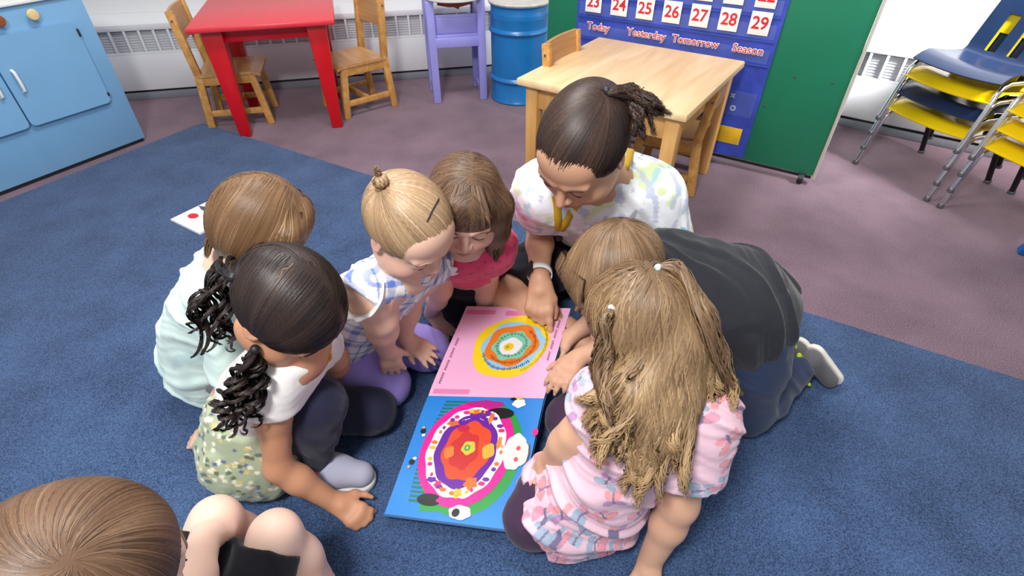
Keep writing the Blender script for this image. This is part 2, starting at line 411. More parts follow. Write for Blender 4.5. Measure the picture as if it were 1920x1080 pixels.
m = MB(); m.lathe((0, 0.07, 0.52), [(0.02, 0.0), (0.145, 0.0), (0.158, 0.006), (0.160, 0.024), (0.154, 0.026), (0.148, 0.01), (0.02, 0.008)], 48)
m.build('tray', mat('tray_plastic', srgb(236, 236, 228), 0.4), hc)
bl = MB(); bl.tube([(-0.09, 0.03, 0.505), (-0.03, 0.022, 0.498), (0.03, 0.022, 0.498), (0.09, 0.03, 0.505)], [0.01, 0.014, 0.014, 0.01], 10)
bl.tube([(0.0, 0.018, 0.492), (0.02, 0.012, 0.482)], [0.01, 0.008], 8)
bl.build('tray_strap', mat('brown_strap', srgb(150, 72, 36), 0.7), hc)
# ------------------------------------------------------------------ blue steel drum
dr = empty('steel_drum', (0.045, 3.10, 0), 0, 'blue painted steel drum with pale lid between high chair and green board', 'drum')
r = 0.158
prof = [(0.14, 0.0), (r - 0.004, 0.0), (r + 0.002, 0.006), (r, 0.014), (r - 0.004, 0.02)]
def ring(z): return [(r - 0.004, z - 0.016), (r + 0.004, z - 0.008), (r + 0.007, z), (r + 0.004, z + 0.008), (r - 0.004, z + 0.016)]
prof += ring(0.125) + ring(0.37) + [(r - 0.004, 0.43), (r - 0.002, 0.436), (r - 0.004, 0.442), (r - 0.002, 0.45), (r - 0.004, 0.456), (r - 0.004, 0.488), (r + 0.004, 0.494), (r + 0.004, 0.498)]
MB().lathe((0, 0, 0), prof, 64).build('drum_body', M_DRUM, dr)
MB().lathe((0, 0, 0), [(0.15, 0.49), (r + 0.006, 0.498), (r + 0.009, 0.505), (r + 0.006, 0.512), (r - 0.008, 0.512), (r - 0.016, 0.506), (0.02, 0.506)], 64).build('lid', M_DRUMTOP, dr)
# ------------------------------------------------------------------ green rolling board and pocket chart
bu = V3(0.8412, -0.5407, 0); bp0 = V3(1.2796, 2.0220, 0); bang = math.atan2(bu[1], bu[0])
# local x along board (0 = right edge), -y faces the room
bd = empty('rolling_board', tuple(bp0), bang, 'tall green rolling board carrying the calendar chart', 'board')
S = 1.0207  # distance scale of the board plane relative to the first survey
MB().box((-0.66, 0.016, 0.71), (1.31, 0.03, 1.33), 0.003).build('panel', M_GREEN, bd)
MB().box((0.002, 0.016, 0.70), (0.012, 0.036, 1.342), 0.002).build('edge_trim', mat('trim_reflection', srgb(196, 190, 176), 0.5), bd)  # trim coloured pale for the light reflecting off the edge
MB().box((-0.66, 0.03, 0.028), (1.3, 0.02, 0.012)).build('bottom_rail', M_BLACK, bd)
for x in (-0.045, -1.2):
    m = MB(); m.lathe((0, 0, 0), [(0.004, -0.011), (0.020, -0.011), (0.023, 0), (0.020, 0.011), (0.004, 0.011)], 24)
    m.xform(Matrix.Translation((x, 0.0, 0.023)) @ Matrix.Rotation(math.pi / 2, 4, 'Y')); m.box((x, 0.012, 0.042), (0.030, 0.03, 0.012), 0.002)
    m.build('caster', M_BLACK, bd)
def U(u): return u * S + 0.0
def Z(z): return 1.1 - (1.1 - z) * S
for x, z in ((-0.194, 0.42), (-0.06, 0.42), (-0.42, 0.47), (-0.115, 0.13), (-0.27, 0.29)):
    s_ = MB(); s_.lathe((0, 0, 0), [(0.005, 0), (0.005, 0.0015), (0.001, 0.002)], 12); s_.xform(Matrix.Translation((x, 0.0015, z)) @ Matrix.Rotation(math.pi / 2, 4, 'X')); s_.build('screw', M_GREYM, bd)
x0, x1, zb, zt = U(-1.137), U(-0.288), Z(0.075), 1.28
ctr = empty('pocket_chart', tuple(bp0), bang, 'blue hanging calendar pocket chart on the green board', 'wall chart')
vs = []; fs = []; nx, nz = 40, 50
for j in range(nz + 1):
    for i in range(nx + 1):
        u = i / nx; v = j / nz
        y = -0.006 - 0.003 * math.sin(u * 9 + 4 * v) * math.sin(v * 14) - 0.006 * max(0, 0.15 - v) / 0.15 * (1 + math.sin(u * 17))
        vs.append((x0 + (x1 - x0) * u, y, zb + (zt - zb) * v))
for j in range(nz):
    for i in range(nx): a = j * (nx + 1) + i; fs.append((a, a + 1, a + nx + 2, a + nx + 1))
cm = MB().add(vs, fs, 0, True); q = len(vs)
cm.add([(x, y + 0.004, z) for x, y, z in vs], [f[::-1] for f in fs], 0, True)
cm.build('backing', M_CHART, ctr)
for zz, hh in ((Z(0.578), 0.05), (Z(0.662), 0.05), (Z(0.49), 0.05), (Z(0.30), 0.1)):
    MB().box(((x0 + x1) / 2, -0.0135, zz), ((x1 - x0) - 0.03, 0.001, hh)).build('pocket', M_VINYL, ctr)
m = MB()
for k in range(3): m.box(((x0 + x1) / 2, -0.0125, (Z(0.543), Z(0.627), Z(0.455))[k]), ((x1 - x0) - 0.02, 0.002, 0.006), 0.0008)
m.build('seam', mat('chart_seam', srgb(40, 66, 150), 0.6), ctr)
MB().box((U(-0.375), -0.016, Z(0.165)), (0.112, 0.002, 0.072), 0.0006).build('yellow_pocket', M_YELFAB, ctr)
M_PRINT = mat('pale_print', srgb(186, 196, 226), 0.6); m = MB(); cx_, cz_ = U(-0.395), Z(0.328)
for a in (0.8, -0.8): m.box((cx_, -0.0145, cz_), (0.022, 0.001, 0.005), rot=Matrix.Rotation(a, 3, 'Y'))
m.build('printed_cross', M_PRINT, ctr); m = MB(); rg = MB().lathe((0, 0, 0), [(0.006, 0), (0.012, 0), (0.012, 0.001), (0.006, 0.001), (0.006, 0)], 20, cap=False); rg.xform(Matrix.Translation((U(-0.382), -0.0145, Z(0.279))) @ Matrix.Rotation(math.pi / 2, 4, 'X'))
m.add(rg.v, rg.f); m.build('printed_ring', M_PRINT, ctr)
def card(txt, u, z, w, h, label, tsize, group, backed=True):
    e = empty('number_card' if backed else 'word_strip', tuple(bp0 + bu * U(u)) , bang, label, 'card', group)
    e.location.z = 0
    if backed:
        MB().box((0, -0.0165, Z(z)), (w, 0.0012, h), 0.0004).build('card', M_CARD, e)
    else:
        v, f = text_mesh(txt, tsize, 0.0005, 0.0022); v = [(x, -0.0165 - zz, y + Z(z)) for x, y, zz in v]
        MB().add(v, f).build('letter_outline', M_CARD, e)
    v, f = text_mesh(txt, tsize, 0.0004, 0.0012 if backed else 0.0); v = [(x, -0.0178 - zz, y + Z(z)) for x, y, zz in v]
    MB().add(v, f).build('numerals' if backed else 'letters', M_REDINK, e)
for k in range(7):
    n = 23 + k
    card(str(n), (-1.056, -0.937, -0.822, -0.708, -0.595, -0.481, -0.366)[k], 0.604, 0.076, 0.082, 'white calendar card with red number %d in the lower row of the chart' % n, 0.062, 'calendar cards')
for k in range(4, 7):
    n = 16 + k
    card(str(n), (-1.056, -0.937, -0.822, -0.708, -0.595, -0.481, -0.366)[k], 0.697, 0.076, 0.082, 'white calendar card with red number %d in the upper visible row' % n, 0.062, 'calendar cards')
for txt, u in (('Today', -1.024), ('Yesterday', -0.802), ('Tomorrow', -0.593), ('Season', -0.384)):
    card(txt, u, 0.508, 0, 0, 'red cut-out word %s with white outline on the blue chart' % txt, 0.043, 'calendar words', False)
# ------------------------------------------------------------------ stacked plastic chairs (local: facing +y)
def stack_chair(m_shell, label, group):
    e = empty('stacking_chair', (0, 0, 0), 0, label, 'chair', group)
    # shell: profile in y,z swept across x with dishing
    prof = []
    for k in range(9): t = k / 8; prof.append((0.19 - 0.25 * t, 0.262 + 0.012 * math.cos(t * 3.1) - (0.030 * (1 - t / 0.2) if t < 0.2 else 0)))
    for k in range(1, 5): a = k / 5 * 1.25; prof.append((-0.06 - 0.05 * math.sin(a), 0.249 + 0.05 * (1 - math.cos(a))))
    for k in range(0, 9): t = k / 8; prof.append((-0.11 - 0.10 * t, 0.292 + 0.30 * t))
    nxs = 16; hw = []
    for k, (y, z) in enumerate(prof):
        hw.append(0.175 if k < 9 else (0.17 if k < 13 else 0.172 - 0.012 * (k - 13) / 8))
    vs = []
    for side in (0, 1):
        for k, (y, z) in enumerate(prof):
            k0, k1 = max(k - 1, 0), min(k + 1, len(prof) - 1)
            ty, tz = prof[k1][0] - prof[k0][0], prof[k1][1] - prof[k0][1]; L = math.hypot(ty, tz); ny_, nz_ = tz / L, -ty / L
            for i in range(nxs + 1):
                u = i / nxs * 2 - 1; dish = 0.014 * u * u; th = 0.0 if side == 0 else -0.005
                vs.append((u * hw[k], y + ny_ * (dish + th), z + nz_ * (dish + th)))
    K = len(prof); fs = []; q = K * (nxs + 1)
    slots = {(k, i) for k in range(12, 16) for i in (3, 4, 7, 8, 11, 12)}
    for k in range(K - 1):
        for i in range(nxs):
            if (k, i) in slots: continue
            a = k * (nxs + 1) + i
            fs.append((a, a + 1, a + nxs + 2, a + nxs + 1)); fs.append((q + a, q + a + nxs + 1, q + a + nxs + 2, q + a + 1))
            for (nk, ni, e0, e1) in ((k, i - 1, a, a + nxs + 1), (k, i + 1, a + 1, a + nxs + 2), (k - 1, i, a, a + 1), (k + 1, i, a + nxs + 1, a + nxs + 2)):
                if (nk, ni) in slots or nk < 0 or nk >= K - 1 or ni < 0 or ni >= nxs:
                    fs.append((e0, e1, q + e1, q + e0))
    MB().add(vs, fs, 0, True).build('seat_shell', m_shell, e)
    for sx in (-1, 1):
        m = MB(); x = sx * 0.178
        m.tube([(x, 0.235, 0.006), (x * 0.99, 0.20, 0.15), (x * 0.98, 0.185, 0.212), (x * 0.96, 0.165, 0.238), (x * 0.94, 0.13, 0.247), (x * 0.92, -0.05, 0.238)], 0.009, 10)
        l = m.build('front_leg', M_CHROME, e)
        MB().lathe((x, 0.235, 0.0), [(0.008, 0), (0.012, 0.003), (0.012, 0.014), (0.009, 0.02)], 14).build('foot_glide', M_GREYM, l)
        m = MB(); xr = sx * 0.15
        m.tube([(xr * 0.9, 0.02, 0.238), (xr * 0.95, -0.05, 0.230), (xr, -0.08, 0.205), (xr * 1.05, -0.15, 0.006)], 0.011, 10)
        l = m.build('rear_leg', M_BLACK, e)
        MB().lathe((xr * 1.05, -0.15, 0.0), [(0.009, 0), (0.014, 0.003), (0.014, 0.012), (0.01, 0.018)], 14).build('foot_glide', M_GREYM, l)
    return e
fwd = V3(-0.939, -0.344, 0); rgt = V3(-0.344, 0.939, 0); base = V3(1.64, 2.065, 0) - fwd * 0.235
srz = math.atan2(fwd[1], fwd[0]) - math.pi / 2
protoY = stack_chair(M_YEL, 'yellow plastic chair with chrome legs, bottom of the left stack', 'stacked chairs')
protoN = stack_chair(M_NAVYP, 'navy plastic chair between two yellow ones in the left stack', 'stacked chairs')
DZ = 0.068
def put(o, b, k, label):
    o.location = (b[0] - fwd[0] * 0.006 * k, b[1] - fwd[1] * 0.006 * k, DZ * k); o.rotation_euler = (0, 0, srz); tag(o, label)
put(protoY, base, 0, 'yellow plastic chair with chrome legs, bottom of the left stack')
put(protoN, base, 1, 'navy plastic chair sandwiched between two yellow ones in the left stack')
put(copy_tree(protoY), base, 2, 'yellow plastic chair right under the navy top chair of the left stack')
put(copy_tree(protoN), base, 3, 'navy plastic chair with slotted back on top of the left stack')
b2 = base - rgt * 0.415
put(copy_tree(protoY), b2, 0, 'yellow plastic chair at the bottom of the right stack')
put(copy_tree(protoY), b2, 1, 'yellow plastic chair second from the floor in the right stack')
put(copy_tree(protoY), b2, 2, 'yellow plastic chair third from the floor in the right stack')
put(copy_tree(protoY), b2, 3, 'yellow plastic chair topmost in the right stack at the photo edge')
# blue stool leg at the right edge
st = empty('step_stool', (1.925, 1.325, 0), math.radians(-30), 'blue plastic stool with splayed legs at the right photo edge', 'stool')
MB().box((0, 0, 0.27), (0.28, 0.24, 0.03), 0.01).build('seat', M_BLUEP, st)
for sx in (-1, 1):
    for sy in (-1, 1):
        MB().bar((sx * 0.19, sy * 0.12, 0), (sx * 0.11, sy * 0.09, 0.26), 0.05, 0.035, 0.006, (1, 0, 0)).build('leg', M_BLUEP, st)
# ------------------------------------------------------------------ small white board book lying on the rug
wa = math.atan2(0.122, 0.075)
wb = empty('board_book', (-1.17, 1.765, 0.009), wa, 'small white board book with red and dark pictures lying on the rug', 'book')
MB().box((0, 0, 0.006), (0.21, 0.18, 0.012), 0.002).build('cover', mat('book_white', srgb(240, 236, 236), 0.4), wb)
m = MB()
def blob(cx, cy, rx, ry, n=20, wob=0.0, ph=0): return [(cx + rx * math.cos(2 * math.pi * k / n) * (1 + wob * math.sin(5 * 2 * math.pi * k / n + ph)), cy + ry * math.sin(2 * math.pi * k / n) * (1 + wob * math.sin(5 * 2 * math.pi * k / n + ph))) for k in range(n)]
m.poly(blob(-0.045, 0.035, 0.017, 0.024), 0.012, 0.0124, 0)
m.poly(blob(0.012, 0.03, 0.012, 0.05, 20, 0.1), 0.012, 0.0124, 1)
m.build('cover_picture', [M_REDINK, mat('dark_teal', srgb(60, 80, 110), 0.5)], wb)

# ================================================================== people: signed-distance bodies meshed to one continuous surface
rng = np.random.default_rng(7)
def smin(a, b, k):
    if k <= 0: return np.minimum(a, b)
    h = np.maximum(k - np.abs(a - b), 0.0) / k
    return np.minimum(a, b) - h * h * k * 0.25
def frame(F, Uv):
    F = unit(F); R = unit(np.cross(F, Uv)); U = np.cross(R, F); return R, F, U

class Sdf:
    def __init__(s): s.p = []
    def _add(s, fn, lo, hi, k, op, cut):
        if cut:
            base = fn
            def fn(x, y, z, base=base, cut=cut):
                d = base(x, y, z)
                for p, n in cut:
                    n = unit(n); d = np.maximum(d, (x - p[0]) * n[0] + (y - p[1]) * n[1] + (z - p[2]) * n[2])
                return d
        s.p.append((fn, np.asarray(lo), np.asarray(hi), k, op)); return s
    def cone(s, a, b, r1, r2, k=0.015, op='u', cut=None):
        a = np.asarray(a, float); b = np.asarray(b, float); ab = b - a; L2 = max(ab @ ab, 1e-10)
        def fn(x, y, z):
            t = np.clip(((x - a[0]) * ab[0] + (y - a[1]) * ab[1] + (z - a[2]) * ab[2]) / L2, 0, 1)
            return np.sqrt((x - a[0] - t * ab[0]) ** 2 + (y - a[1] - t * ab[1]) ** 2 + (z - a[2] - t * ab[2]) ** 2) - (r1 + (r2 - r1) * t)
        r = max(r1, r2); return s._add(fn, np.minimum(a, b) - r, np.maximum(a, b) + r, k, op, cut)
    def ell(s, c, r, M=None, k=0.02, op='u', cut=None):
        """M: tuple of the three axis vectors (rows)"""
        c = np.asarray(c, float); A = np.eye(3) if M is None else np.array(M, float); ext = np.sqrt(((A * np.asarray(r)[:, None]) ** 2).sum(0))
        def fn(x, y, z):
            dx, dy, dz = x - c[0], y - c[1], z - c[2]; k0 = 0; k1 = 0
            for i in range(3):
                q = dx * A[i, 0] + dy * A[i, 1] + dz * A[i, 2]
                k0 = k0 + (q / r[i]) ** 2; k1 = k1 + (q / r[i] ** 2) ** 2
            k0 = np.sqrt(k0); k1 = np.sqrt(k1) + 1e-9
            return k0 * (k0 - 1.0) / k1
        return s._add(fn, c - ext, c + ext, k, op, cut)
    def chain(s, pts, rs, k=0.015, k0=None):
        for i in range(len(pts) - 1): s.cone(pts[i], pts[i + 1], rs[i], rs[i + 1], k if i or k0 is None else k0)
        return s
    def ev(s, pts):
        x, y, z = pts[:, 0], pts[:, 1], pts[:, 2]; D = np.full(len(pts), 0.3)
        for fn, lo, hi, k, op in s.p: D = s._op(D, fn(x, y, z), k, op)
        return D
    @staticmethod
    def _op(D, d, k, op):
        if op == 'u': return smin(D, d, k)
        if op == 's': return -smin(-D, d, k)
        return np.maximum(D, d)
    def grad(s, pts, e=0.0015):
        g = np.empty_like(pts)
        for i in range(3):
            o = np.zeros(3); o[i] = e; g[:, i] = s.ev(pts + o) - s.ev(pts - o)
        return g / (np.linalg.norm(g, axis=1, keepdims=True) + 1e-12)
    def project(s, pts, iso=0.0, it=2):
        for _ in range(it):
            d = s.ev(pts) - iso; pts = pts - s.grad(pts) * np.clip(d, -0.03, 0.03)[:, None]
        return pts
    def mesh(s, h=0.004, disp=None, floor=None):
        M = 0.03; u = [p for p in s.p if p[4] == 'u']
        lo = np.min([p[1] for p in u], 0) - 0.02; hi = np.max([p[2] for p in u], 0) + 0.02
        n = np.ceil((hi - lo) / h).astype(int) + 1
        ax = [(lo[i] + h * np.arange(n[i])).astype(np.float32) for i in range(3)]
        D = np.full(n, 0.035, np.float32)
        for fn, plo, phi, k, op in s.p:
            i0 = np.clip(np.floor((plo - M - lo) / h).astype(int), 0, n - 1); i1 = np.clip(np.ceil((phi + M - lo) / h).astype(int) + 1, 1, n)
            if np.any(i1 <= i0): continue
            sl = tuple(slice(a, b) for a, b in zip(i0, i1))
            x = ax[0][sl[0]][:, None, None]; y = ax[1][sl[1]][None, :, None]; z = ax[2][sl[2]][None, None, :]
            D[sl] = s._op(D[sl], fn(x, y, z).astype(np.float32), k, op)
        if disp is not None:
            idx = np.nonzero(np.abs(D) < 0.02)
            pt = np.stack([ax[i][idx[i]] for i in range(3)], 1).astype(float)
            D[idx] += disp(pt).astype(np.float32)
        if floor is not None: D = np.maximum(D, (floor - ax[2])[None, None, :])
        return snet(D, lo, h)

def snet(D, lo, h):
    s = D < 0
    cnt = np.zeros(np.array(D.shape) - 1, np.int8)
    cor = [(i, j, k) for i in (0, 1) for j in (0, 1) for k in (0, 1)]
    nx, ny, nz = D.shape
    for c in cor: cnt += s[c[0]:nx - 1 + c[0], c[1]:ny - 1 + c[1], c[2]:nz - 1 + c[2]]
    act = (cnt > 0) & (cnt < 8); I = np.argwhere(act)
    ids = np.full(act.shape, -1, np.int32); ids[act] = np.arange(len(I), dtype=np.int32)
    val = {c: D[I[:, 0] + c[0], I[:, 1] + c[1], I[:, 2] + c[2]] for c in cor}
    pos = np.zeros((len(I), 3)); num = np.zeros(len(I))
    for a in cor:
        for d in range(3):
            if a[d]: continue
            b = list(a); b[d] = 1; b = tuple(b)
            va, vb = val[a], val[b]; m = (va < 0) != (vb < 0)
            t = np.where(m, va / np.where(m, va - vb, 1), 0)
            p = np.array(a, float)[None, :].repeat(len(I), 0); p[:, d] += t
            pos += p * m[:, None]; num += m
    V = lo + h * (I + pos / num[:, None])
    F = []
    for d in range(3):
        e, f = (d + 1) % 3, (d + 2) % 3
        sh = [slice(1, -1)] * 3; sh[d] = slice(0, -1)
        sh2 = list(sh); sh2[d] = slice(1, None)
        A = s[tuple(sh)]; B = s[tuple(sh2)]
        ch = np.argwhere(A != B)
        if not len(ch): continue
        flip = A[ch[:, 0], ch[:, 1], ch[:, 2]]
        q = ch.copy(); q[:, e] += 1; q[:, f] += 1
        def cid(de, df):
            w = q.copy(); w[:, e] += de; w[:, f] += df; return ids[w[:, 0], w[:, 1], w[:, 2]]
        quad = np.stack([cid(-1, -1), cid(0, -1), cid(0, 0), cid(-1, 0)], 1)
        quad[~flip] = quad[~flip][:, ::-1]
        F.append(quad)
    F = np.concatenate(F); F = F[(F >= 0).all(1)]
    # light smoothing
    for _ in range(1):
        acc = np.zeros_like(V); c = np.zeros(len(V))
        for i in range(4):
            np.add.at(acc, F[:, i], V[F[:, (i + 1) % 4]]); np.add.at(c, F[:, i], 1)
        V = V * 0.5 + 0.5 * acc / np.maximum(c, 1)[:, None]
    return V, F

def np_mesh(name, V, F, m, parent, col=None, smooth=True):
    base = np.array(parent.location) if parent is not None else np.zeros(3)
    V = np.asarray(V) - base
    me = bpy.data.meshes.new(name); k = F.shape[1]
    me.vertices.add(len(V)); me.vertices.foreach_set('co', V.astype(np.float32).ravel())
    me.loops.add(F.size); me.loops.foreach_set('vertex_index', F.astype(np.int32).ravel())
    me.polygons.add(len(F)); me.polygons.foreach_set('loop_start', np.arange(0, F.size, k, dtype=np.int32))
    try: me.polygons.foreach_set('loop_total', np.full(len(F), k, np.int32))
    except Exception: pass
    me.update(calc_edges=True)
    me.polygons.foreach_set('use_smooth', np.full(len(F), smooth, bool))
    if col is not None:
        a = me.color_attributes.new('Col', 'FLOAT_COLOR', 'POINT')
        c = np.ones((len(V), 4), np.float32); c[:, :3] = col; a.data.foreach_set('color', c.ravel())
    me.materials.append(m)
    o = bpy.data.objects.new(name, me); COL.objects.link(o)
    if parent is not None: o.parent = parent
    return o

# ---- strands
def tubes(paths, rad, n=3):
    """paths N,M,3 ; rad N,M -> V,F"""
    N, M, _ = paths.shape
    t = np.empty_like(paths); t[:, 1:-1] = paths[:, 2:] - paths[:, :-2]; t[:, 0] = paths[:, 1] - paths[:, 0]; t[:, -1] = paths[:, -1] - paths[:, -2]
    L = np.linalg.norm(t, axis=2, keepdims=True); t = np.where(L > 1e-7, t / np.maximum(L, 1e-7), np.array([0, 0, -1.0]))
    ref = np.tile(np.array([0.31, 0.52, 0.79]), (N, M, 1)); a = np.cross(t, ref); a /= np.linalg.norm(a, axis=2, keepdims=True) + 1e-9; b = np.cross(t, a)
    V = np.empty((N, M, n, 3))
    for k in range(n):
        g = 2 * math.pi * k / n; V[:, :, k] = paths + (a * math.cos(g) + b * math.sin(g)) * rad[:, :, None]
    i = np.arange(N)[:, None, None] * (M * n); j = np.arange(M - 1)[None, :, None] * n; k = np.arange(n)[None, None, :]; k2 = (k + 1) % n
    F = np.stack([i + j + k, i + j + k2, i + j + n + k2, i + j + n + k], -1).reshape(-1, 4)
    return V.reshape(-1, 3), F
def strand_cols(N, M, n, pal, tip=None, roots=None):
    """pal: list of rgb from which every strand takes its tone; neighbouring strands share similar tones"""
    pal = np.array(sorted([tuple(p) for p in pal], key=sum)); f = rng.random(N)
    if roots is not None: f = np.clip(.5 + .30 * noise3(roots, 70, 41, 2) + .22 * noise3(roots, 260, 42, 2) + .13 * rng.normal(0, 1, N), 0, 1)
    else: f = np.clip(rng.random() * .5 + .25 + .18 * rng.normal(0, 1, N), 0, 1)
    x = f * (len(pal) - 1); i = np.clip(x.astype(int), 0, len(pal) - 2); w = (x - i)[:, None]
    c = pal[i] * (1 - w) + pal[i + 1] * w
    C = np.repeat(c[:, None], M, 1)
    if tip is not None:
        f = np.linspace(0, 1, M)[None, :, None] ** 1.5; C = C * (1 - f) + np.array(tip) * f
    return np.repeat(C[:, :, None], n, 2).reshape(-1, 3)

class Hair:
    SOFT = .72        # how far a strand takes the shading normal of the lock it lies in
    def __init__(s): s.V = []; s.F = []; s.C = []; s.N = []; s.n = 0
    def add(s, V, F, C, N):
        s.F.append(F + s.n); s.V.append(V); s.C.append(C); s.N.append(N); s.n += len(V)
    def cap(s, sdf, h, col, disp=None):
        V, F = sdf.mesh(h, disp); s.add(V, F, np.tile(np.array(col), (len(V), 1)), sdf.grad(V))
    def put(s, P_, rad, nrm, C):
        N_, M_, _ = P_.shape                                   # a strand is a thin flat band lying in its lock
        tg = np.empty_like(P_); tg[:, 1:-1] = P_[:, 2:] - P_[:, :-2]; tg[:, 0] = P_[:, 1] - P_[:, 0]; tg[:, -1] = P_[:, -1] - P_[:, -2]
        a = np.cross(tg, nrm); la = np.linalg.norm(a, axis=2, keepdims=True); alt = np.cross(tg, np.array([0.31, 0.52, 0.79])); a = np.where(la > 1e-9, a / np.maximum(la, 1e-9), alt / (np.linalg.norm(alt, axis=2, keepdims=True) + 1e-9))
        nn = np.cross(a, tg); nn /= np.linalg.norm(nn, axis=2, keepdims=True) + 1e-9
        r3 = rad[:, :, None]; W = np.stack([P_ - a * r3 * 1.25 - nn * r3 * .25, P_ + nn * r3 * .5, P_ + a * r3 * 1.25 - nn * r3 * .25], 2)
        _, F = tubes(P_, rad); V = W.reshape(-1, 3)
        ctr = np.repeat(P_[:, :, None], 3, 2).reshape(-1, 3); t = V - ctr; t /= np.linalg.norm(t, axis=1, keepdims=True) + 1e-9
        n = np.repeat(nrm[:, :, None], 3, 2).reshape(-1, 3); n = n * s.SOFT + t * (1 - s.SOFT); n /= np.linalg.norm(n, axis=1, keepdims=True) + 1e-9
        s.add(V, F, C, n)
    def comb(s, sdf, starts, dirfun, steps, ds, pal, r=0.0014, lift=0.003, stop=None, tip=None, wave=0.0, wl=0.05):
        N = len(starts); iso = (rng.random(N) * lift * 1.6 - 0.3 * lift)
        p = sdf.project(starts, iso); path = [p]; nr = [sdf.grad(p)]; alive = np.ones(N, bool); ph = rng.random(N) * 6.28; life = rng.integers(int(steps * 0.6), steps + 1, N)
        for k in range(steps):
            d = dirfun(p); g = sdf.grad(p)
            d = d - g * (d * g).sum(1, keepdims=True); d /= np.linalg.norm(d, axis=1, keepdims=True) + 1e-9
            if wave:
                lat = np.cross(g, d); d = d + lat * (wave * np.sin(ph + k * ds / wl * 6.28))[:, None]
                d /= np.linalg.norm(d, axis=1, keepdims=True) + 1e-9
            q = sdf.project(p + d * ds, iso, 1)
            if stop is not None: alive &= ~stop(q)
            alive &= (k < life)
            p = np.where(alive[:, None], q, p); path.append(p); nr.append(g)
        P_ = np.stack(path, 1); M = P_.shape[1]; NR = np.stack(nr[1:] + [sdf.grad(p)], 1)
        # taper at the last live point
        mv = np.linalg.norm(np.diff(P_, axis=1), axis=2) > 1e-6; cnt = mv.sum(1)
        j = np.arange(M)[None, :]; f = np.clip((cnt[:, None] - j) / np.maximum(cnt[:, None] * 0.35, 1), 0.15, 1) * np.clip(0.3 + j * 0.35, 0, 1)
        rad = f * (r * (0.7 + 0.6 * rng.random((N, 1))))
        ok = cnt > 1; P_ = P_[ok]; rad = rad[ok]
        s.put(P_, rad, NR[ok], strand_cols(len(P_), M, 3, pal, tip, P_[:, min(2, M - 1)]))
    def lock(s, pts, radii, N, pal, r=0.0013, curl=0.0, turns=2.0, M=18, frizz=0.0, tip=None, flat=None, ring=False):
        """a bundle of N strands round a smooth spline"""
        pts = np.array(pts, float); t = np.linspace(0, len(pts) - 1, M)
        C = catmull(pts, t); R = np.interp(t, np.arange(len(pts)), radii)
        tg = np.gradient(C, axis=0); tg /= np.linalg.norm(tg, axis=1, keepdims=True) + 1e-9
        a = np.cross(tg, np.array([0.2, 0.3, 0.93]) if flat is None else flat); a /= np.linalg.norm(a, axis=1, keepdims=True) + 1e-9; b = np.cross(tg, a)
        g = rng.random(N) * 2 * math.pi; q = np.sqrt(rng.random(N))
        u = np.linspace(0, 1, M)
        off = (np.cos(g)[:, None, None] * a[None] + np.sin(g)[:, None, None] * b[None]) * (q[:, None] * R[None])[:, :, None]
        if curl:
            ph = (rng.integers(0, 7, N) * 0.9 if not ring else rng.random() * 6.28 + np.zeros(N)) + rng.random(N) * 0.35; tw = turns * (np.ones(N) if ring else (0.8 + 0.4 * rng.random(N)))
            an = ph[:, None] + tw[:, None] * 2 * math.pi * u[None]
            amp = curl * np.minimum(1, u * 4)[None] * ((0.85 + 0.3 * rng.random((N, 1))) if ring else (0.6 + 0.6 * rng.random((N, 1))))
            off = off * 0.8 + (np.cos(an)[:, :, None] * a[None] + np.sin(an)[:, :, None] * b[None]) * amp[:, :, None]
        if frizz: off = off + rng.normal(0, frizz, (N, M, 3)) * u[None, :, None]
        P_ = C[None] + off
        rad = (r * (0.7 + 0.6 * rng.random((N, 1)))) * np.clip((1 - u) * 4, 0.2, 1)[None]
        nl = off / (np.linalg.norm(off, axis=2, keepdims=True) + 1e-9)
        if ring or curl > .004: nl = nl * .35
        s.put(P_, rad, nl, strand_cols(N, M, 3, pal, tip))
    def build(s, parent, name='hair'):
        o = np_mesh(name, np.concatenate(s.V), np.concatenate(s.F), M_HAIR, parent, np.concatenate(s.C))
        N = np.concatenate(s.N).astype(np.float32); a = None
        try:
            a = o.data.attributes.new('custom_normal', 'FLOAT_VECTOR', 'POINT'); a.data.foreach_set('vector', N.ravel()); o.data.update()
        except Exception:
            if a is not None: o.data.attributes.remove(a)
            o.data.normals_split_custom_set_from_vertices(N.tolist())
        return o

def hit(S, x, y, near=.25, far=2.5):
    """the surface point of a solid seen at a place of the photograph"""
    d = unit(ray(x, y)); o = V3(0, 0, HC); t = near
    for _ in range(120):
        q = S.ev((o + d * t)[None])[0]
        if q < .0004: return o + d * t
        t += min(max(q * .8, .0005), .05)
        if t > far: break
    # missed: nearest approach along the ray
    ts = np.linspace(near, far, 600); return o + d * ts[np.argmin(S.ev(o[None] + d[None] * ts[:, None]))]
def catmull(p, t):
    n = len(p); i = np.clip(np.floor(t).astype(int), 0, n - 2); f = (t - i)[:, None]
    p0 = p[np.maximum(i - 1, 0)]; p1 = p[i]; p2 = p[i + 1]; p3 = p[np.minimum(i + 2, n - 1)]
    return 0.5 * (2 * p1 + (p2 - p0) * f + (2 * p0 - 5 * p1 + 4 * p2 - p3) * f ** 2 + (3 * p1 - p0 - 3 * p2 + p3) * f ** 3)

def noise3(p, s, seed=0, oct=3):
    r = np.random.default_rng(seed); o = 0
    for k in range(oct * 3):
        w = r.normal(0, 1, 3) * s * (1.7 ** (k // 3)); o = o + np.sin(p @ w + r.random() * 6.28) / (1.6 ** (k // 3))
    return o / 3.5

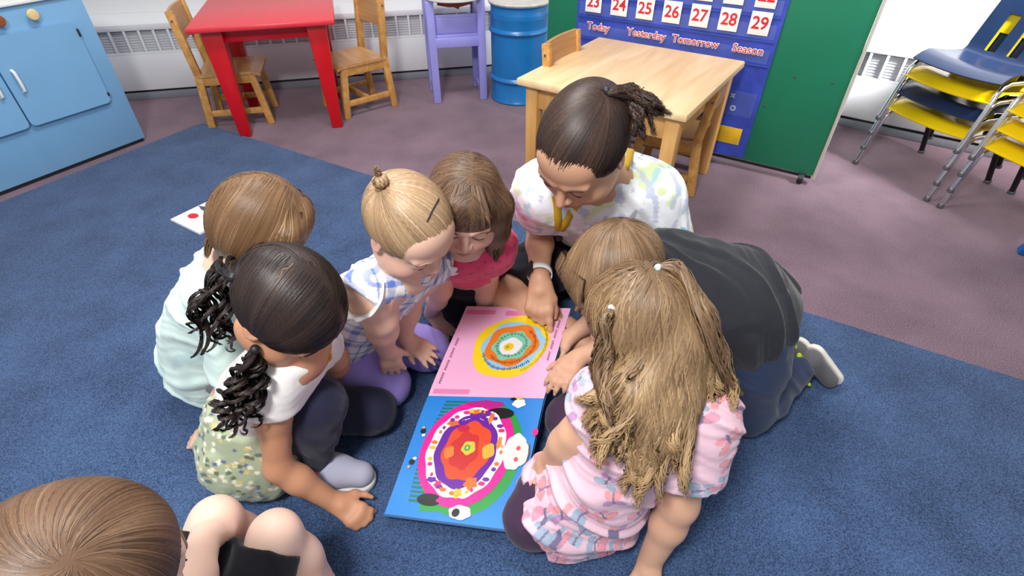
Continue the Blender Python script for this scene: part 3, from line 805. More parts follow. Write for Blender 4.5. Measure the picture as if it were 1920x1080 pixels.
# ---- anatomy
class Head:
    """local axes R (person's right), F (forward), U (up); H = chin to crown"""
    def __init__(s, c, F, U, H, wid=1.0):
        s.c = np.asarray(c, float); s.R, s.F, s.U = frame(F, U); s.H = H; s.M = (s.R, s.F, s.U); s.wd = wid
    def L(s, x, y, z): return s.c + s.H * (x * s.R * s.wd + y * s.F + z * s.U)
    def inv(s, p): d = (p - s.c) / s.H; return np.stack([d @ s.R / s.wd, d @ s.F, d @ s.U], -1)
    def dirv(s, x, y, z): return unit(x * s.R + y * s.F + z * s.U)
    def e(s, S, c, r, k, op='u'): S.ell(s.L(*c), [r[0] * s.H * s.wd, r[1] * s.H, r[2] * s.H], s.M, k * s.H, op)
    def sdf(s, S, adult=False, smile=False):
        H = s.H; e = s.e
        e(S, (0, -.06, .13), (.365, .44, .39), .08)
        e(S, (0, .10, -.10), (.315 if not adult else .30, .30, .36), .12)
        e(S, (0, .19, -.385), (.15, .15, .10), .14)
        for q in (-1, 1):
            e(S, (q * .19, .23, -.2), (.135, .14, .14), .10)
            e(S, (q * .24, .05, -.26), (.10, .2, .16), .1)
        e(S, (0, .235, .19), (.27, .15, .2), .12)
        for q in (-1, 1):
            e(S, (q * .155, .455, -.01), (.10, .075, .06), .07, 's')
        for q in (-1, 1):
            e(S, (q * .15, .335, -.015), (.078, .07, .066), .02)
            S.cone(s.L(q * .06, .40, .075), s.L(q * .235, .345, .08), .03 * H, .024 * H, .06 * H)
        nl = .0 if not adult else .02
        S.cone(s.L(0, .385, .0), s.L(0, .465 + nl, -.145), .028 * H, .044 * H, .06 * H)
        for q in (-1, 1): S.ell(s.L(q * .052, .425, -.165), [.036 * H, .045 * H, .03 * H], s.M, .03 * H)
        e(S, (0, .345, -.27), (.14, .10, .1), .08)
        for q in (-1, 1): S.cone(s.L(0, .432, -.262), s.L(q * .10, .385, -.275), .022 * H, .009 * H, .015 * H)
        for q in (-1, 1): S.cone(s.L(0, .425, -.308), s.L(q * .085, .385, -.29), .026 * H, .01 * H, .015 * H)
        S.cone(s.L(-.10, .425, -.284), s.L(.10, .425, -.284), .007 * H, .007 * H, .012 * H, 's')
        for q in (-1, 1):
            S.ell(s.L(q * .36, -.05, -.03), [.04 * H, .09 * H, .125 * H], (s.R * math.cos(.35) + q * s.F * -math.sin(.35), s.F * math.cos(.35) + q * s.R * math.sin(.35), s.U), .02 * H)
            S.ell(s.L(q * .405, -.03, -.02), [.022 * H, .05 * H, .08 * H], s.M, .02 * H, 's')
            S.ell(s.L(q * .37, .0, -.05), [.02 * H, .02 * H, .03 * H], s.M, .01 * H)
        return s
    def paint(s, V, C, lip=(0.42, 0.12, 0.11), blush=(0.75, 0.25, 0.2), bl=0.35):
        q = s.inv(V); x, y, z = q[:, 0], q[:, 1], q[:, 2]; f = y > .1
        def mix(mask, col):
            nonlocal C; C = C * (1 - mask[:, None]) + np.array(col) * mask[:, None]
        g = np.exp(-(((np.abs(x) - .2) / .11) ** 2 + ((z + .19) / .09) ** 2)) * f * bl; mix(g, blush)
        g = np.exp(-((x / .06) ** 2 + ((z + .15) / .05) ** 2)) * (y > .4) * bl * .8; mix(g, blush)
        m = np.clip(1.5 - ((x / .105) ** 2 + ((z + .285) / .042) ** 2) * 1.3, 0, 1) * (y > .345) * .85; mix(m, lip)
        g = np.exp(-(((np.abs(x) - .36) / .06) ** 2 + ((y + .05) / .1) ** 2 + ((z + .03) / .12) ** 2)) * bl * .8; mix(g, blush)
        return C
    def features(s, body_sdf, parent, lash=(0.05, 0.025, 0.02), brow=(0.16, 0.09, 0.05), bw=.010):
        """eyelashes and eyebrows as fine arcs laid on the face"""
        for nm, arc, w, colr in (('eyelashes', [(-.068, -.028), (-.04, -.052), (0, -.062), (.04, -.054), (.07, -.03)], .0075, lash),
                                 ('eyebrow', [(-.07, .072), (-.03, .092), (.02, .098), (.07, .085), (.1, .06)], bw, brow)):
            for q in (-1, 1):
                pts = np.array([s.L(q * (.153 + a), .42, b) for a, b in arc])
                t = np.linspace(0, len(pts) - 1, 11); pts = catmull(pts, t)
                pts = body_sdf.project(pts, 0.0004, 6)
                rad = w * s.H * np.interp(np.linspace(0, 1, 11), [0, .2, .8, 1], [.5, 1, .9, .3])
                V, F = tubes(pts[None], rad[None], 6)
                np_mesh(nm, V, F, M_BROWS[nm + str(colr)] if (nm + str(colr)) in M_BROWS else M_BROWS.setdefault(nm + str(colr), mat(nm, colr, 0.7)), parent)
M_BROWS = {}

def hand(S, w, d, n, L, side, curl=(10, 20, 15), spread=7, thumb=(55, 15), fr=1.0, curls=None):
    """w wrist, d finger direction, n back-of-hand normal, side +1 right hand, -1 left hand"""
    d = unit(d); n = unit(n - d * (n @ d)); l = np.cross(d, n) * side     # l points to the little-finger side
    w = np.asarray(w, float)
    S.cone(w, w + d * .18 * L, .125 * L, .14 * L, .02 * L + .008)
    kn = []
    for i in range(4):
        o = (-.165, -.055, .055, .155)[i]; a = (.50, .53, .51, .46)[i]
        k = w + d * a * L + l * o * L; kn.append(k)
        S.cone(w + d * .1 * L + l * o * .5 * L - n * .01 * L, k - n * .01 * L, .095 * L, .068 * L * fr, .02 * L + .004)
    for i in range(4):
        cu = curls[i] if curls else curl
        a = math.radians((-1.2, -.35, .4, 1.3)[i] * spread)
        dd = d * math.cos(a) + l * math.sin(a); p = kn[i]; ln = (.42, .48, .44, .34)[i] * L; c = 0
        for j, (fr_, r0, r1) in enumerate(((.42, .056, .05), (.32, .05, .045), (.26, .045, .037))):
            c += math.radians(cu[j]); v = dd * math.cos(c) - n * math.sin(c)
            q = p + v * ln * fr_; S.cone(p, q, r0 * L * fr, r1 * L * fr, .006 if j else .012); p = q
    a = math.radians(thumb[0]); p = w + d * .12 * L - l * .10 * L; v = d * math.cos(a) - l * math.sin(a) - n * .25; v = unit(v)
    q = p + v * .24 * L; S.cone(p, q, .085 * L, .062 * L, .02)
    a2 = math.radians(thumb[0] - thumb[1]); v = unit(d * math.cos(a2) - l * math.sin(a2) - n * .3)
    p, q = q, q + v * .19 * L; S.cone(p, q, .06 * L * fr, .052 * L * fr, .008)
    v = unit(d * math.cos(a2 - .2) - l * math.sin(a2 - .2) - n * .3)
    S.cone(q, q + v * .13 * L, .052 * L * fr, .042 * L * fr, .006)
    return kn

def limb(S, a, b, r0, r1, bulge=0.0, k=0.02, at=.35, off=None):
    a = np.asarray(a, float); b = np.asarray(b, float); m = a + (b - a) * at
    if off is not None: m = m + off
    S.cone(a, m, r0, r0 * (1 - at) + r1 * at + bulge, k); S.cone(m, b, r0 * (1 - at) + r1 * at + bulge, r1, k)

class Torso:
    """stack of ellipses along a bent spine"""
    def __init__(s, pel, sh_mid, hip_l, sh_l, bend=None, size=1.0, wid=(.098, .094, .086, .09, .098, .09), dep=(.078, .076, .072, .07, .066, .05)):
        s.pel = np.asarray(pel, float); s.top = np.asarray(sh_mid, float); s.hl = unit(hip_l); s.sl = unit(sh_l)
        mid = (s.pel + s.top) / 2 + (np.zeros(3) if bend is None else np.asarray(bend, float))
        s.size = size; s.sl_ = []
        T = np.linspace(0, .93, len(wid))
        for i, t in enumerate(T):
            c = (1 - t) ** 2 * s.pel + 2 * t * (1 - t) * mid + t * t * s.top
            ax = unit(2 * (1 - t) * (mid - s.pel) + 2 * t * (s.top - mid)); lat = s.hl * (1 - t) + s.sl * t; lat = unit(lat - ax * (lat @ ax))
            fw = np.cross(lat, ax); s.sl_.append((c, lat, fw, ax, wid[i] * size, dep[i] * size))
    def add(s, S, infl=0.0, k=0.05, lo=0.0, hi=1.0, cut=None, flare=0.0):
        n = len(s.sl_); T = np.linspace(0, .93, n); hgt = np.linalg.norm(s.top - s.pel) / n * 1.5
        for i, (c, lat, fw, ax, w, d) in enumerate(s.sl_):
            if T[i] < lo or T[i] > hi: continue
            fl = flare * max(0, 1 - T[i] / .5)
            S.ell(c, [w + infl + fl, d + infl + fl, hgt + infl * .5], (lat, fw, ax), k, cut=cut)
    def coords(s, V):
        c, lat, fw, ax, w, d = s.sl_[len(s.sl_) // 2]
        q = V - c; return np.stack([q @ lat, q @ fw, q @ ax], -1)

def shoe(S, ank, toe, up, wd=0.032, h=0.05, k=0.02):
    ank = np.asarray(ank, float); toe = np.asarray(toe, float); d = unit(toe - ank)
    S.cone(ank, ank + (toe - ank) * .45, wd, wd * 1.02, k); S.cone(ank + (toe - ank) * .4, toe - d * wd * .6, wd * 1.05, wd * .85, k)
    S.cone(ank, ank + unit(up) * h, wd * .95, wd * .95, k)

def wrinkle(amp, freq, dirv, seed=1, warp=0.8, crease=0.35):
    dv = unit(dirv)
    def f(p):
        n = noise3(p, 12, seed, 2); a = np.sin(p @ dv * freq * 1.7 + n * warp * 6); m = np.clip(noise3(p, 8, seed + 3, 2) + .5, 0, 1)
        return amp * crease * np.exp(-((a + .75) / .22) ** 2) * m - amp * (np.clip(a, -.3, 1) ** 2) * (0.5 + 0.5 * np.clip(noise3(p, 9, seed + 5, 2) + .4, 0, 1)) + amp * .4 * noise3(p, 40, seed + 9, 2)
    return f

def person(loc, label):
    return empty('person', tuple(loc), 0, label, 'person')

def skin_body(e, S, h, skin, heads=None, blotch=.06, lip=(0.42, 0.12, 0.11), bl=.35, floor=None, extra=None):
    V, F = S.mesh(h, floor=floor)
    C = np.tile(np.array(skin), (len(V), 1)); n = noise3(V, 25, 3, 2)
    C = C * (1 + blotch * n[:, None] * np.array([.4, 1, 1.1]))
    if heads is not None: C = heads.paint(V, C, lip=lip, bl=bl)
    if extra is not None: C = extra(V, C)
    return np_mesh('body', V, F, M_SKIN, e, np.clip(C, 0, 1))

def cap_starts(hd, N, ex, zmin=-.35, filt=None, ycen=-.06, zcen=.13):
    """random points on an ellipsoid a bit larger than the skull (head units)"""
    out = []
    while sum(len(o) for o in out) < N:
        v = rng.normal(0, 1, (N * 2, 3)); v /= np.linalg.norm(v, axis=1, keepdims=True)
        q = v * np.array(ex) + np.array([0, ycen, zcen]); q = q[q[:, 2] > zmin]
        if filt is not None: q = q[filt(q)]
        out.append(q)
    q = np.concatenate(out)[:N]
    return hd.c + hd.H * (q[:, :1] * hd.R * hd.wd + q[:, 1:2] * hd.F + q[:, 2:] * hd.U)
def hair_cap(S, hd, r=(.405, .49, .44), cut=True, c=(0, -.065, .125), plane=((0, .31, .27), (0, .80, -.60)), zlow=-.36):
    cu = []
    if cut: cu.append((hd.L(*plane[0]), plane[1][0] * hd.R + plane[1][1] * hd.F + plane[1][2] * hd.U))
    cu.append((hd.L(0, 0, zlow), -hd.U))
    S.ell(hd.L(*c), [r[0] * hd.H * hd.wd, r[1] * hd.H, r[2] * hd.H], hd.M, .0, cut=cu)
SK_LIGHT = srgb(226, 182, 160); SK_TAN = srgb(200, 146, 113); SK_MID = srgb(212, 166, 138); SK_PALE = srgb(228, 192, 174)
BLONDE = [srgb(178, 148, 114), srgb(148, 118, 88), srgb(206, 184, 154), srgb(116, 90, 66), srgb(164, 134, 102)]
BROWN = [srgb(104, 78, 58), srgb(80, 58, 43), srgb(132, 102, 76), srgb(62, 45, 34)]
COPPER = [srgb(126, 95, 66), srgb(98, 71, 48), srgb(156, 124, 92), srgb(76, 53, 36), srgb(112, 82, 55)]
DARK = [srgb(34, 26, 24), srgb(50, 38, 34), srgb(25, 20, 20), srgb(66, 51, 45)]
DKBROWN = [srgb(66, 48, 40), srgb(48, 35, 30), srgb(94, 70, 58), srgb(38, 28, 26)]
LTBROWN = [srgb(130, 102, 75), srgb(104, 79, 56), srgb(156, 128, 98), srgb(86, 65, 46)]
def avg(p): return tuple(np.mean(np.array(p), 0))
def kid_torso_sk(S, T, shR, shL, neck, hd, s=1.0, r=.036):
    T.add(S)
    S.cone(shR, shL, r * s, r * s, .05)
    S.cone(neck, hd.L(0, -.10, -.22), .036 * s, .034 * s, .03)
    S.cone(neck, np.asarray(shR) * .6 + neck * .4, .03 * s, .026 * s, .05); S.cone(neck, np.asarray(shL) * .6 + neck * .4, .03 * s, .026 * s, .05)

def neckhole(c, nk, hd, r):
    d = unit(hd.L(0, 0, -.3) - nk); c.cone(nk + d * .010, nk + d * .06, r, r * 1.25, .006, 's')
def cloth(e, name, S, h, col, disp=None, colfn=None, m=None, floor=None):
    V, F = S.mesh(h, disp, floor)
    C = np.tile(np.array(col), (len(V), 1))
    if colfn is not None: C = colfn(V, C)
    return np_mesh(name, V, F, m or M_CLOTH_FINE, e, np.clip(C, 0, 1))

# ------------------------------------------------------------------ toddler with the blond bun
def toddler_bun():
    e = person((-.40, .95, .009), 'kneeling toddler with blond bun in plaid sleeveless top and purple shorts')
    hd = Head(PD(767, 428, .965), V3(.68, -.54, -.60), V3(.22, -.25, 1), .186)
    shR, shL = P(686, 545, .448), P(808, 494, .40); sm = (shR + shL) / 2; nk = sm + V3(.02, -.01, .035)
    pel = V3(-.43, .965, .13); fw = unit(V3(.86, -.5, 0)); lt = V3(-fw[1], fw[0], 0)     # lt points to the person's left
    hR, hL = pel - lt * .055, pel + lt * .055
    kR, kL = V3(-.315, .875, .064), V3(-.225, .995, .064)
    eR, wR = P(714, 598, .365), P(722, 652, .215); eL, wL = P(765, 560, .28), P(757, 628, .165)
    S = Sdf(); T = Torso(pel, sm, -lt, unit(shR - shL), bend=(-.02, .01, .03), size=.80)
    kid_torso_sk(S, T, shR, shL, nk, hd, .95, .034)
    for sh, el, wr in ((shR, eR, wR), (shL, eL, wL)):
        limb(S, sh, el, .039, .032, .002); limb(S, el, wr, .032, .022, .003)
    for hp, kn, an in ((hR, kR, pel - lt * .07 + V3(-.05, .02, -.09)), (hL, kL, pel + lt * .07 + V3(-.05, .02, -.09))):
        limb(S, hp, kn, .056, .044); limb(S, kn, an, .042, .03); S.cone(an, an + V3(-.07, .05, -.005), .024, .02, .02)
    hand(S, wR, P(743, 706, .112) - wR, V3(.2, -.8, .5), .108, 1, (4, 8, 8), 10, (42, 10))
    hand(S, wL, V3(.72, -.36, -.42), V3(.35, -.45, .8), .108, -1, (4, 8, 8), 9, (35, 10))
    hd.sdf(S)
    skin_body(e, S, .003, SK_LIGHT, hd, bl=.38, floor=.012)
    hd.features(S, e, lash=srgb(90, 60, 45), brow=srgb(196, 150, 118), bw=.006)
    # plaid top
    c = Sdf(); T.add(c, .010, lo=0, flare=.012, cut=[(pel + V3(0, 0, -.03), V3(0, 0, -1))])
    for sh in (shR, shL):
        out = unit(sh - sm); c.cone(sh - out * .035 + V3(0, 0, .004), sh + out * .006, .042, .047, .03, cut=[(sh + out * .016 + V3(0, 0, -.01), out * .8 - V3(0, 0, .6))])
    c.cone(sm, nk, .045, .038, .04)
    for sh in (shR, shL): c.cone(nk + V3(0, 0, -.004), sh * .7 + nk * .3, .036, .034, .03)
    neckhole(c, nk, hd, .033)
    def plaid(V, C):
        q = T.coords(V); a, b = q[:, 0] + .35 * q[:, 1], q[:, 2]
        wa = np.mod(a + .01, .062); wb = np.mod(b, .062)
        m1 = (wa < .017) * .75; m2 = (wb < .017) * .75; l1 = ((wa > .034) & (wa < .039)) * .7; l2 = ((wb > .034) & (wb < .039)) * .7
        B = np.array(srgb(96, 124, 200)); Wh = np.array(srgb(244, 240, 236))
        k = np.clip(m1 * .62 + m2 * .62 + l1 + l2, 0, 1)[:, None]
        return Wh * (1 - k) + B * k
    cloth(e, 'plaid_top', c, .003, (1, 1, 1), wrinkle(.005, 60, V3(.5, .3, .5), 2), plaid, M_CLOTH)
    # ruffles at the armholes
    for sh in (shR, shL):
        out = unit(sh - sm); ax = unit(V3(0, 0, 1) * .6 + out * .8); a = unit(np.cross(ax, fw)); b = np.cross(ax, a); c0 = sh + out * .012 + V3(0, 0, .0)
        n = 60; vs = []; fs = []
        for k in range(n):
            g = 2 * math.pi * k / n; wv = math.sin(g * 11)
            for r_, up in ((.040, -.004), (.055 + .003 * wv, .006 + .004 * wv), (.0565 + .003 * wv, .004 + .004 * wv), (.042, -.009)):
                vs.append(c0 + (a * math.cos(g) + b * math.sin(g)) * r_ + ax * up)
        for k in range(n):
            for j in range(4): fs.append((k * 4 + j, ((k + 1) % n) * 4 + j, ((k + 1) % n) * 4 + (j + 1) % 4, k * 4 + (j + 1) % 4))
        np_mesh('sleeve_ruffle', np.array(vs), np.array(fs), M_CLOTH, e, np.tile(np.array(srgb(246, 243, 240)), (len(vs), 1)))
    # purple shorts
    c = Sdf(); T.add(c, .014, hi=.3)
    for hp, kn in ((hR, kR), (hL, kL)): c.cone(hp, kn + unit(kn - hp) * .004, .068, .054, .035); c.cone(kn, kn + V3(-.08, .04, -.01), .05, .05, .03)
    cloth(e, 'purple_shorts', c, .004, srgb(162, 144, 224), wrinkle(.003, 40, V3(.6, .5, .1), 4), floor=.011)
    # hair pulled up to a bun
    h = Sdf(); hair_cap(h, hd, (.392, .475, .425), plane=((0, .37, .17), (0, .80, -.60)), zlow=-.34)
    tie = hit(h, 713, 352)
    H = Hair(); H.cap(h, .004, avg(BLONDE))
    st = cap_starts(hd, 5200, (.40, .48, .43), -.33, lambda q: (q[:, 1] - .37) * .80 - (q[:, 2] - .17) * .60 < -.012)
    H.comb(h, st, lambda p: tie - p, 16, .014, BLONDE, .0010, .0009, stop=lambda p: np.linalg.norm(p - tie, axis=1) < .008)
    b0 = tie + hd.U * .004; bd = unit(hd.U * .7 - hd.F * .5 - hd.R * .1)
    for k in range(10):
        g = k * .63; s_ = hd.R * math.cos(g) + np.cross(bd, hd.R) * math.sin(g)
        H.lock([b0, b0 + bd * .008 + s_ * .010, b0 + bd * .016 + s_ * .005, b0 + bd * .010 - s_ * .009, b0 + bd * .002 - s_ * .008], [.004, .005, .005, .004, .003], 34, BLONDE, .0009, M=16)
    H.lock([b0 + bd * .01, b0 + bd * .024 + hd.R * .002, b0 + bd * .036 + hd.R * .006], [.005, .005, .002], 50, BLONDE, .0009, M=12, frizz=.002)
    H.build(e)
    V, F = Sdf().ell(tie, (.009, .009, .009)).mesh(.003); np_mesh('hair_tie', V, F, mat('tie_tan', srgb(150, 120, 90), .8), e)
    cl = [hd.L(.10, .18, .505), hd.L(-.02, .12, .555), hd.L(-.16, .06, .545)]; cl = h.project(catmull(np.array(cl), np.linspace(0, 2, 10)), .002, 4)
    V, F = tubes(cl[None], np.full((1, 10), .0014), 6); np_mesh('hair_clip', V, F, M_BLACK, e)
    return e

# ------------------------------------------------------------------ girl in the pink shirt
def girl_pink():
    e = person((-.14, 1.2, .009), 'girl with long brown hair and bangs in pink shirt leaning in beside the woman')
    hd = Head(PD(872, 388, 1.06), V3(.05, -.90, -.36), V3(.12, 0, 1), .182)
    sm = V3(-.10, 1.005, .395); lt = V3(.99, .05, 0); shR, shL = sm - lt * .07, sm + lt * .058; nk = sm + V3(0, -.015, .035)
    pel = V3(-.13, 1.235, .13); hR, hL = pel - lt * .06, pel + lt * .06
    eL, wL = P(912, 528, .19), V3(-.078, 1.13, .06); eR, wR = V3(-.185, 1.07, .21), P(808, 588, .055)
    S = Sdf(); T = Torso(pel, sm, -lt, -lt, bend=(0, .01, .05), size=.95)
    kid_torso_sk(S, T, shR, shL, nk, hd, .95)
    for sh, el, wr in ((shR, eR, wR), (shL, eL, wL)): limb(S, sh, el, .034, .027); limb(S, el, wr, .027, .02, .002)
    for hp, kn in ((hR, V3(-.15, 1.17, .06)), (hL, V3(-.06, 1.24, .075))):
        limb(S, hp, kn, .055, .042); limb(S, kn, kn + V3(.02, .18, -.015), .04, .03)
    hand(S, wR, P(842, 628, .018) - wR, V3(.2, -.25, .95), .11, 1, (3, 6, 6), 10, (40, 10))
    hand(S, wL, V3(.1, -.8, -.5), V3(.1, -.2, .95), .11, -1, (3, 6, 6), 8, (40, 10))
    hd.sdf(S)
    skin_body(e, S, .003, SK_LIGHT, hd, bl=.3, floor=.011)
    hd.features(S, e, lash=srgb(70, 45, 35), brow=srgb(120, 84, 60))
    c = Sdf(); T.add(c, .009, lo=.3)
    c.cone(shR, shL, .042, .042, .05)
    for sh in (shR, shL): c.cone(nk + V3(0, 0, -.006), sh * .7 + nk * .3, .034, .034, .03)
    for sh, el in ((shR, eR), (shL, eL)):
        d = unit(el - sh); c.cone(sh, sh + d * .075, .044, .046, .03, cut=[(sh + d * .062, d)])
    c.cone(nk + V3(0, -.01, -.01), hd.L(0, .05, -.35), .04, .06, .01, 's')
    def pk(V, C):
        q = V - sm; n = np.sin(V[:, 0] * 190) * np.sin(V[:, 2] * 170 + V[:, 1] * 90); m = (np.clip(n, .65, .85) - .65) / .2 * (q[:, 1] < -.0) * .8
        return C * (1 - .75 * m[:, None]) + np.array(srgb(110, 80, 90)) * .75 * m[:, None]
    cloth(e, 'pink_shirt', c, .0035, srgb(226, 70, 112), wrinkle(.004, 55, V3(.3, .5, .6), 5), pk, M_CLOTH)
    c = Sdf(); T.add(c, .014, hi=.25)
    for hp, kn in ((hR, V3(-.15, 1.17, .06)), (hL, V3(-.06, 1.24, .075))): c.cone(hp, kn, .066, .05, .03); c.cone(kn, kn + V3(.02, .18, -.015), .048, .038, .02)
    cloth(e, 'black_leggings', c, .005, srgb(24, 24, 32), wrinkle(.003, 50, V3(.5, .5, .2), 6), floor=.01)
    # hair: cap, long side curtains, bangs
    h = Sdf()
    h.ell(hd.L(0, -.07, .10), [.42 * hd.H, .50 * hd.H, .46 * hd.H], hd.M, 0, cut=[(hd.L(0, .36, .02), hd.dirv(0, .85, -.5)), (hd.L(0, 0, -.34), -hd.U)])
    for q in (-1, 1):
        h.cone(hd.L(q * .34, .05, .12), hd.L(q * .37, .03, -.34) + V3(0, 0, -.0), .034, .030, .02)
        h.cone(hd.L(q * .37, .03, -.34), hd.L(q * .37, .0, -.34) + V3(q * .004, .015, -.07), .030, .022, .02)
    h.ell(hd.L(.03, .27, .28), [.27 * hd.H, .14 * hd.H, .19 * hd.H], hd.M, .02)
    H = Hair(); H.cap(h, .004, avg(BROWN))
    top = hd.L(-.02, -.08, .6)
    def flow(p):
        q = hd.inv(p); d = np.zeros_like(p)
        sx = np.sign(q[:, 0] + .03) ; side = np.clip(np.abs(q[:, 0] + .03) * 5, 0, 1)
        d += (-hd.U)[None] * (0.55 + .7 * side)[:, None] + hd.R[None] * (sx * (.8 - .5 * side))[:, None] + hd.F[None] * np.where(q[:, 1] > .05, .5, -.25)[:, None] * (1 - .6 * side)[:, None]
        return d
    st = cap_starts(hd, 5200, (.42, .5, .47), -.2, lambda q: (q[:, 1] < .42))
    H.comb(h, st, flow, 20, .012, BROWN, .0010, .0010, wave=.12, wl=.08, stop=lambda p: (hd.inv(p)[:, 1] > .36) & (hd.inv(p)[:, 2] < .1) & (np.abs(hd.inv(p)[:, 0]) < .26))
    for q in (-1, 1):
        for k in range(7):
            a = hd.L(q * (.30 + .02 * k), .10 - .05 * k, .1); b = hd.L(q * (.39 + .01 * k), .10 - .05 * k, -.25); c_ = b + V3(q * .006, .01, -.06); d_ = c_ + V3(q * .008 * (k % 3), .008, -.035 - .008 * (k % 4))
            H.lock([a, b, c_, d_], [.009, .010, .009, .003], 60, BROWN, .0009, M=18, curl=.003, turns=1.5, frizz=.0015)
    for k in range(9):
        x = -.22 + .055 * k; a = hd.L(x * .5, .12, .50); b = hd.L(x * .9, .36, .36); c_ = hd.L(x * 1.1, .43 - abs(x) * .25, .17)
        H.lock([a, b, c_], [.007, .008, .004], 50, BROWN, .0009, M=12)
    H.build(e)
    return e

# ------------------------------------------------------------------ girl with the brown bob in mint
def girl_bob():
    e = person((-.78, .92, .009), 'child with straight copper brown bob in pale mint shirt, back to the rug edge')
    hd = Head(PD(494, 424, 1.06), V3(.78, .26, -.58), V3(.25, .05, 1), .19)
    sm = V3(-.62, .912, .378); lt = V3(-.2, .98, 0); shR, shL = sm - lt * .078, sm + lt * .08; nk = sm + V3(.02, 0, .035)
    pel = V3(-.765, .94, .13); hR, hL = pel - lt * .06, pel + lt * .06
    eR, wR = P(432, 716, .20), P(400, 808, .05); eL, wL = V3(-.53, 1.0, .24), V3(-.47, .94, .14)
    S = Sdf(); T = Torso(pel, sm, -lt, -lt, bend=(-.025, .0, .03), size=.86)
    kid_torso_sk(S, T, shR, shL, nk, hd)
    for sh, el, wr in ((shR, eR, wR), (shL, eL, wL)): limb(S, sh, el, .034, .027); limb(S, el, wr, .027, .02, .002)
    kR, kL = V3(-.56, .84, .065), V3(-.58, 1.04, .065)
    for hp, kn in ((hR, kR), (hL, kL)): limb(S, hp, kn, .056, .044); limb(S, kn, kn + V3(-.2, .03, -.02), .04, .03)
    hand(S, wR, V3(-.85, .02, -.5), V3(-.3, -.1, .95), .112, 1, (4, 8, 8), 9, (40, 10))
    hand(S, wL, V3(.5, -.5, -.6), V3(.4, 0, .9), .112, -1, (10, 14, 10), 6, (40, 10))
    hd.sdf(S)
    skin_body(e, S, .0038, SK_LIGHT, hd, bl=.3, floor=.011)
    hd.features(S, e, lash=srgb(70, 45, 35), brow=srgb(120, 84, 60))
    c = Sdf(); T.add(c, .014, flare=.024); c.cone(pel + V3(0, -.03, -.06), pel + V3(.06, .0, -.07), .085, .08, .05)
    c.cone(shR, shL, .05, .05, .05)
    for sh, el in ((shR, eR), (shL, eL)):
        d = unit(el - sh); c.cone(sh, sh + d * .19, .046, .044, .03, cut=[(sh + d * .18, d)])
    c.cone(nk - V3(0, 0, .0), hd.L(0, -.05, -.3), .046, .06, .01, 's')
    def mint(V, C):
        n = noise3(V, 55, 21, 2); m = np.clip((n - .42) / .1, 0, 1)[:, None] * .22
        return C * (1 - m) + np.array(srgb(120, 176, 196)) * m
    cloth(e, 'mint_shirt', c, .004, srgb(204, 224, 219), wrinkle(.007, 48, V3(.2, .2, 1), 8), mint, M_CLOTH, floor=.012)
    c = Sdf(); T.add(c, .002, hi=.1)
    for hp, kn in ((hR, kR), (hL, kL)): c.cone(hp, kn, .062, .052, .03); c.cone(kn, kn + V3(-.2, .03, -.02), .048, .038, .02)
    cloth(e, 'grey_leggings', c, .006, srgb(120, 118, 126), None, floor=.01)
    h = Sdf()
    h.ell(hd.L(0, -.06, .04), [.43 * hd.H, .50 * hd.H, .53 * hd.H], hd.M, 0, cut=[(hd.L(0, 0, -.50), -hd.U), (hd.L(0, .40, .0), hd.dirv(0, .9, -.42))])
    h.cone(hd.L(-.34, .16, .15), hd.L(-.37, .20, -.30), .030, .024, .02); h.cone(hd.L(.34, .2, .2), hd.L(.36, .27, -.16), .022, .016, .02)
    h.ell(hd.L(0, .27, .27), [.28 * hd.H, .14 * hd.H, .18 * hd.H], hd.M, .02)
    h.ell(hd.L(.42, .01, -.10), [.12 * hd.H, .11 * hd.H, .17 * hd.H], hd.M, .01, 's')
    H = Hair(); H.cap(h, .004, avg(COPPER))
    def flow(p):
        q = hd.inv(p); side = np.clip(np.abs(q[:, 0]) * 3.5, 0, 1)
        return (-hd.U)[None] * (.45 + .8 * side)[:, None] + hd.R[None] * (np.sign(q[:, 0]) * (.9 - .7 * side))[:, None] + hd.F[None] * (np.where(q[:, 1] > .1, .5, -.3) * (1 - .7 * side))[:, None]
    st = cap_starts(hd, 5600, (.43, .51, .49), -.3)
    H.comb(h, st, flow, 18, .0125, COPPER, .0010, .0010, stop=lambda p: (hd.inv(p)[:, 2] < -.42))
    for k in range(26):
        g = math.pi * (.62 + .9 * k / 25); x, y = math.cos(g - .6) * .40, math.sin(g - .6) * -.36 - .06
        a = hd.L(x, y, .0); b = hd.L(x * 1.0, y * 1.0, -.28); c_ = hd.L(x * .9, y * .92, -.54)
        if x > .3 and y > -.16: continue
        H.lock([a, b, c_], [.009, .009, .004], 50, COPPER, .0009, M=12, frizz=.001)
    for q, fy in ((-1, .28), (-1, .2), (1, .33)):
        H.lock([hd.L(q * .2, .2, .42), hd.L(q * .36, fy, .1), hd.L(q * .375, fy + .02, -.16), hd.L(q * .36, fy + .04, -.34 if q < 0 else -.22)], [.008, .009, .008, .003], 80, COPPER, .0009, M=18)
    H.build(e)
    return e
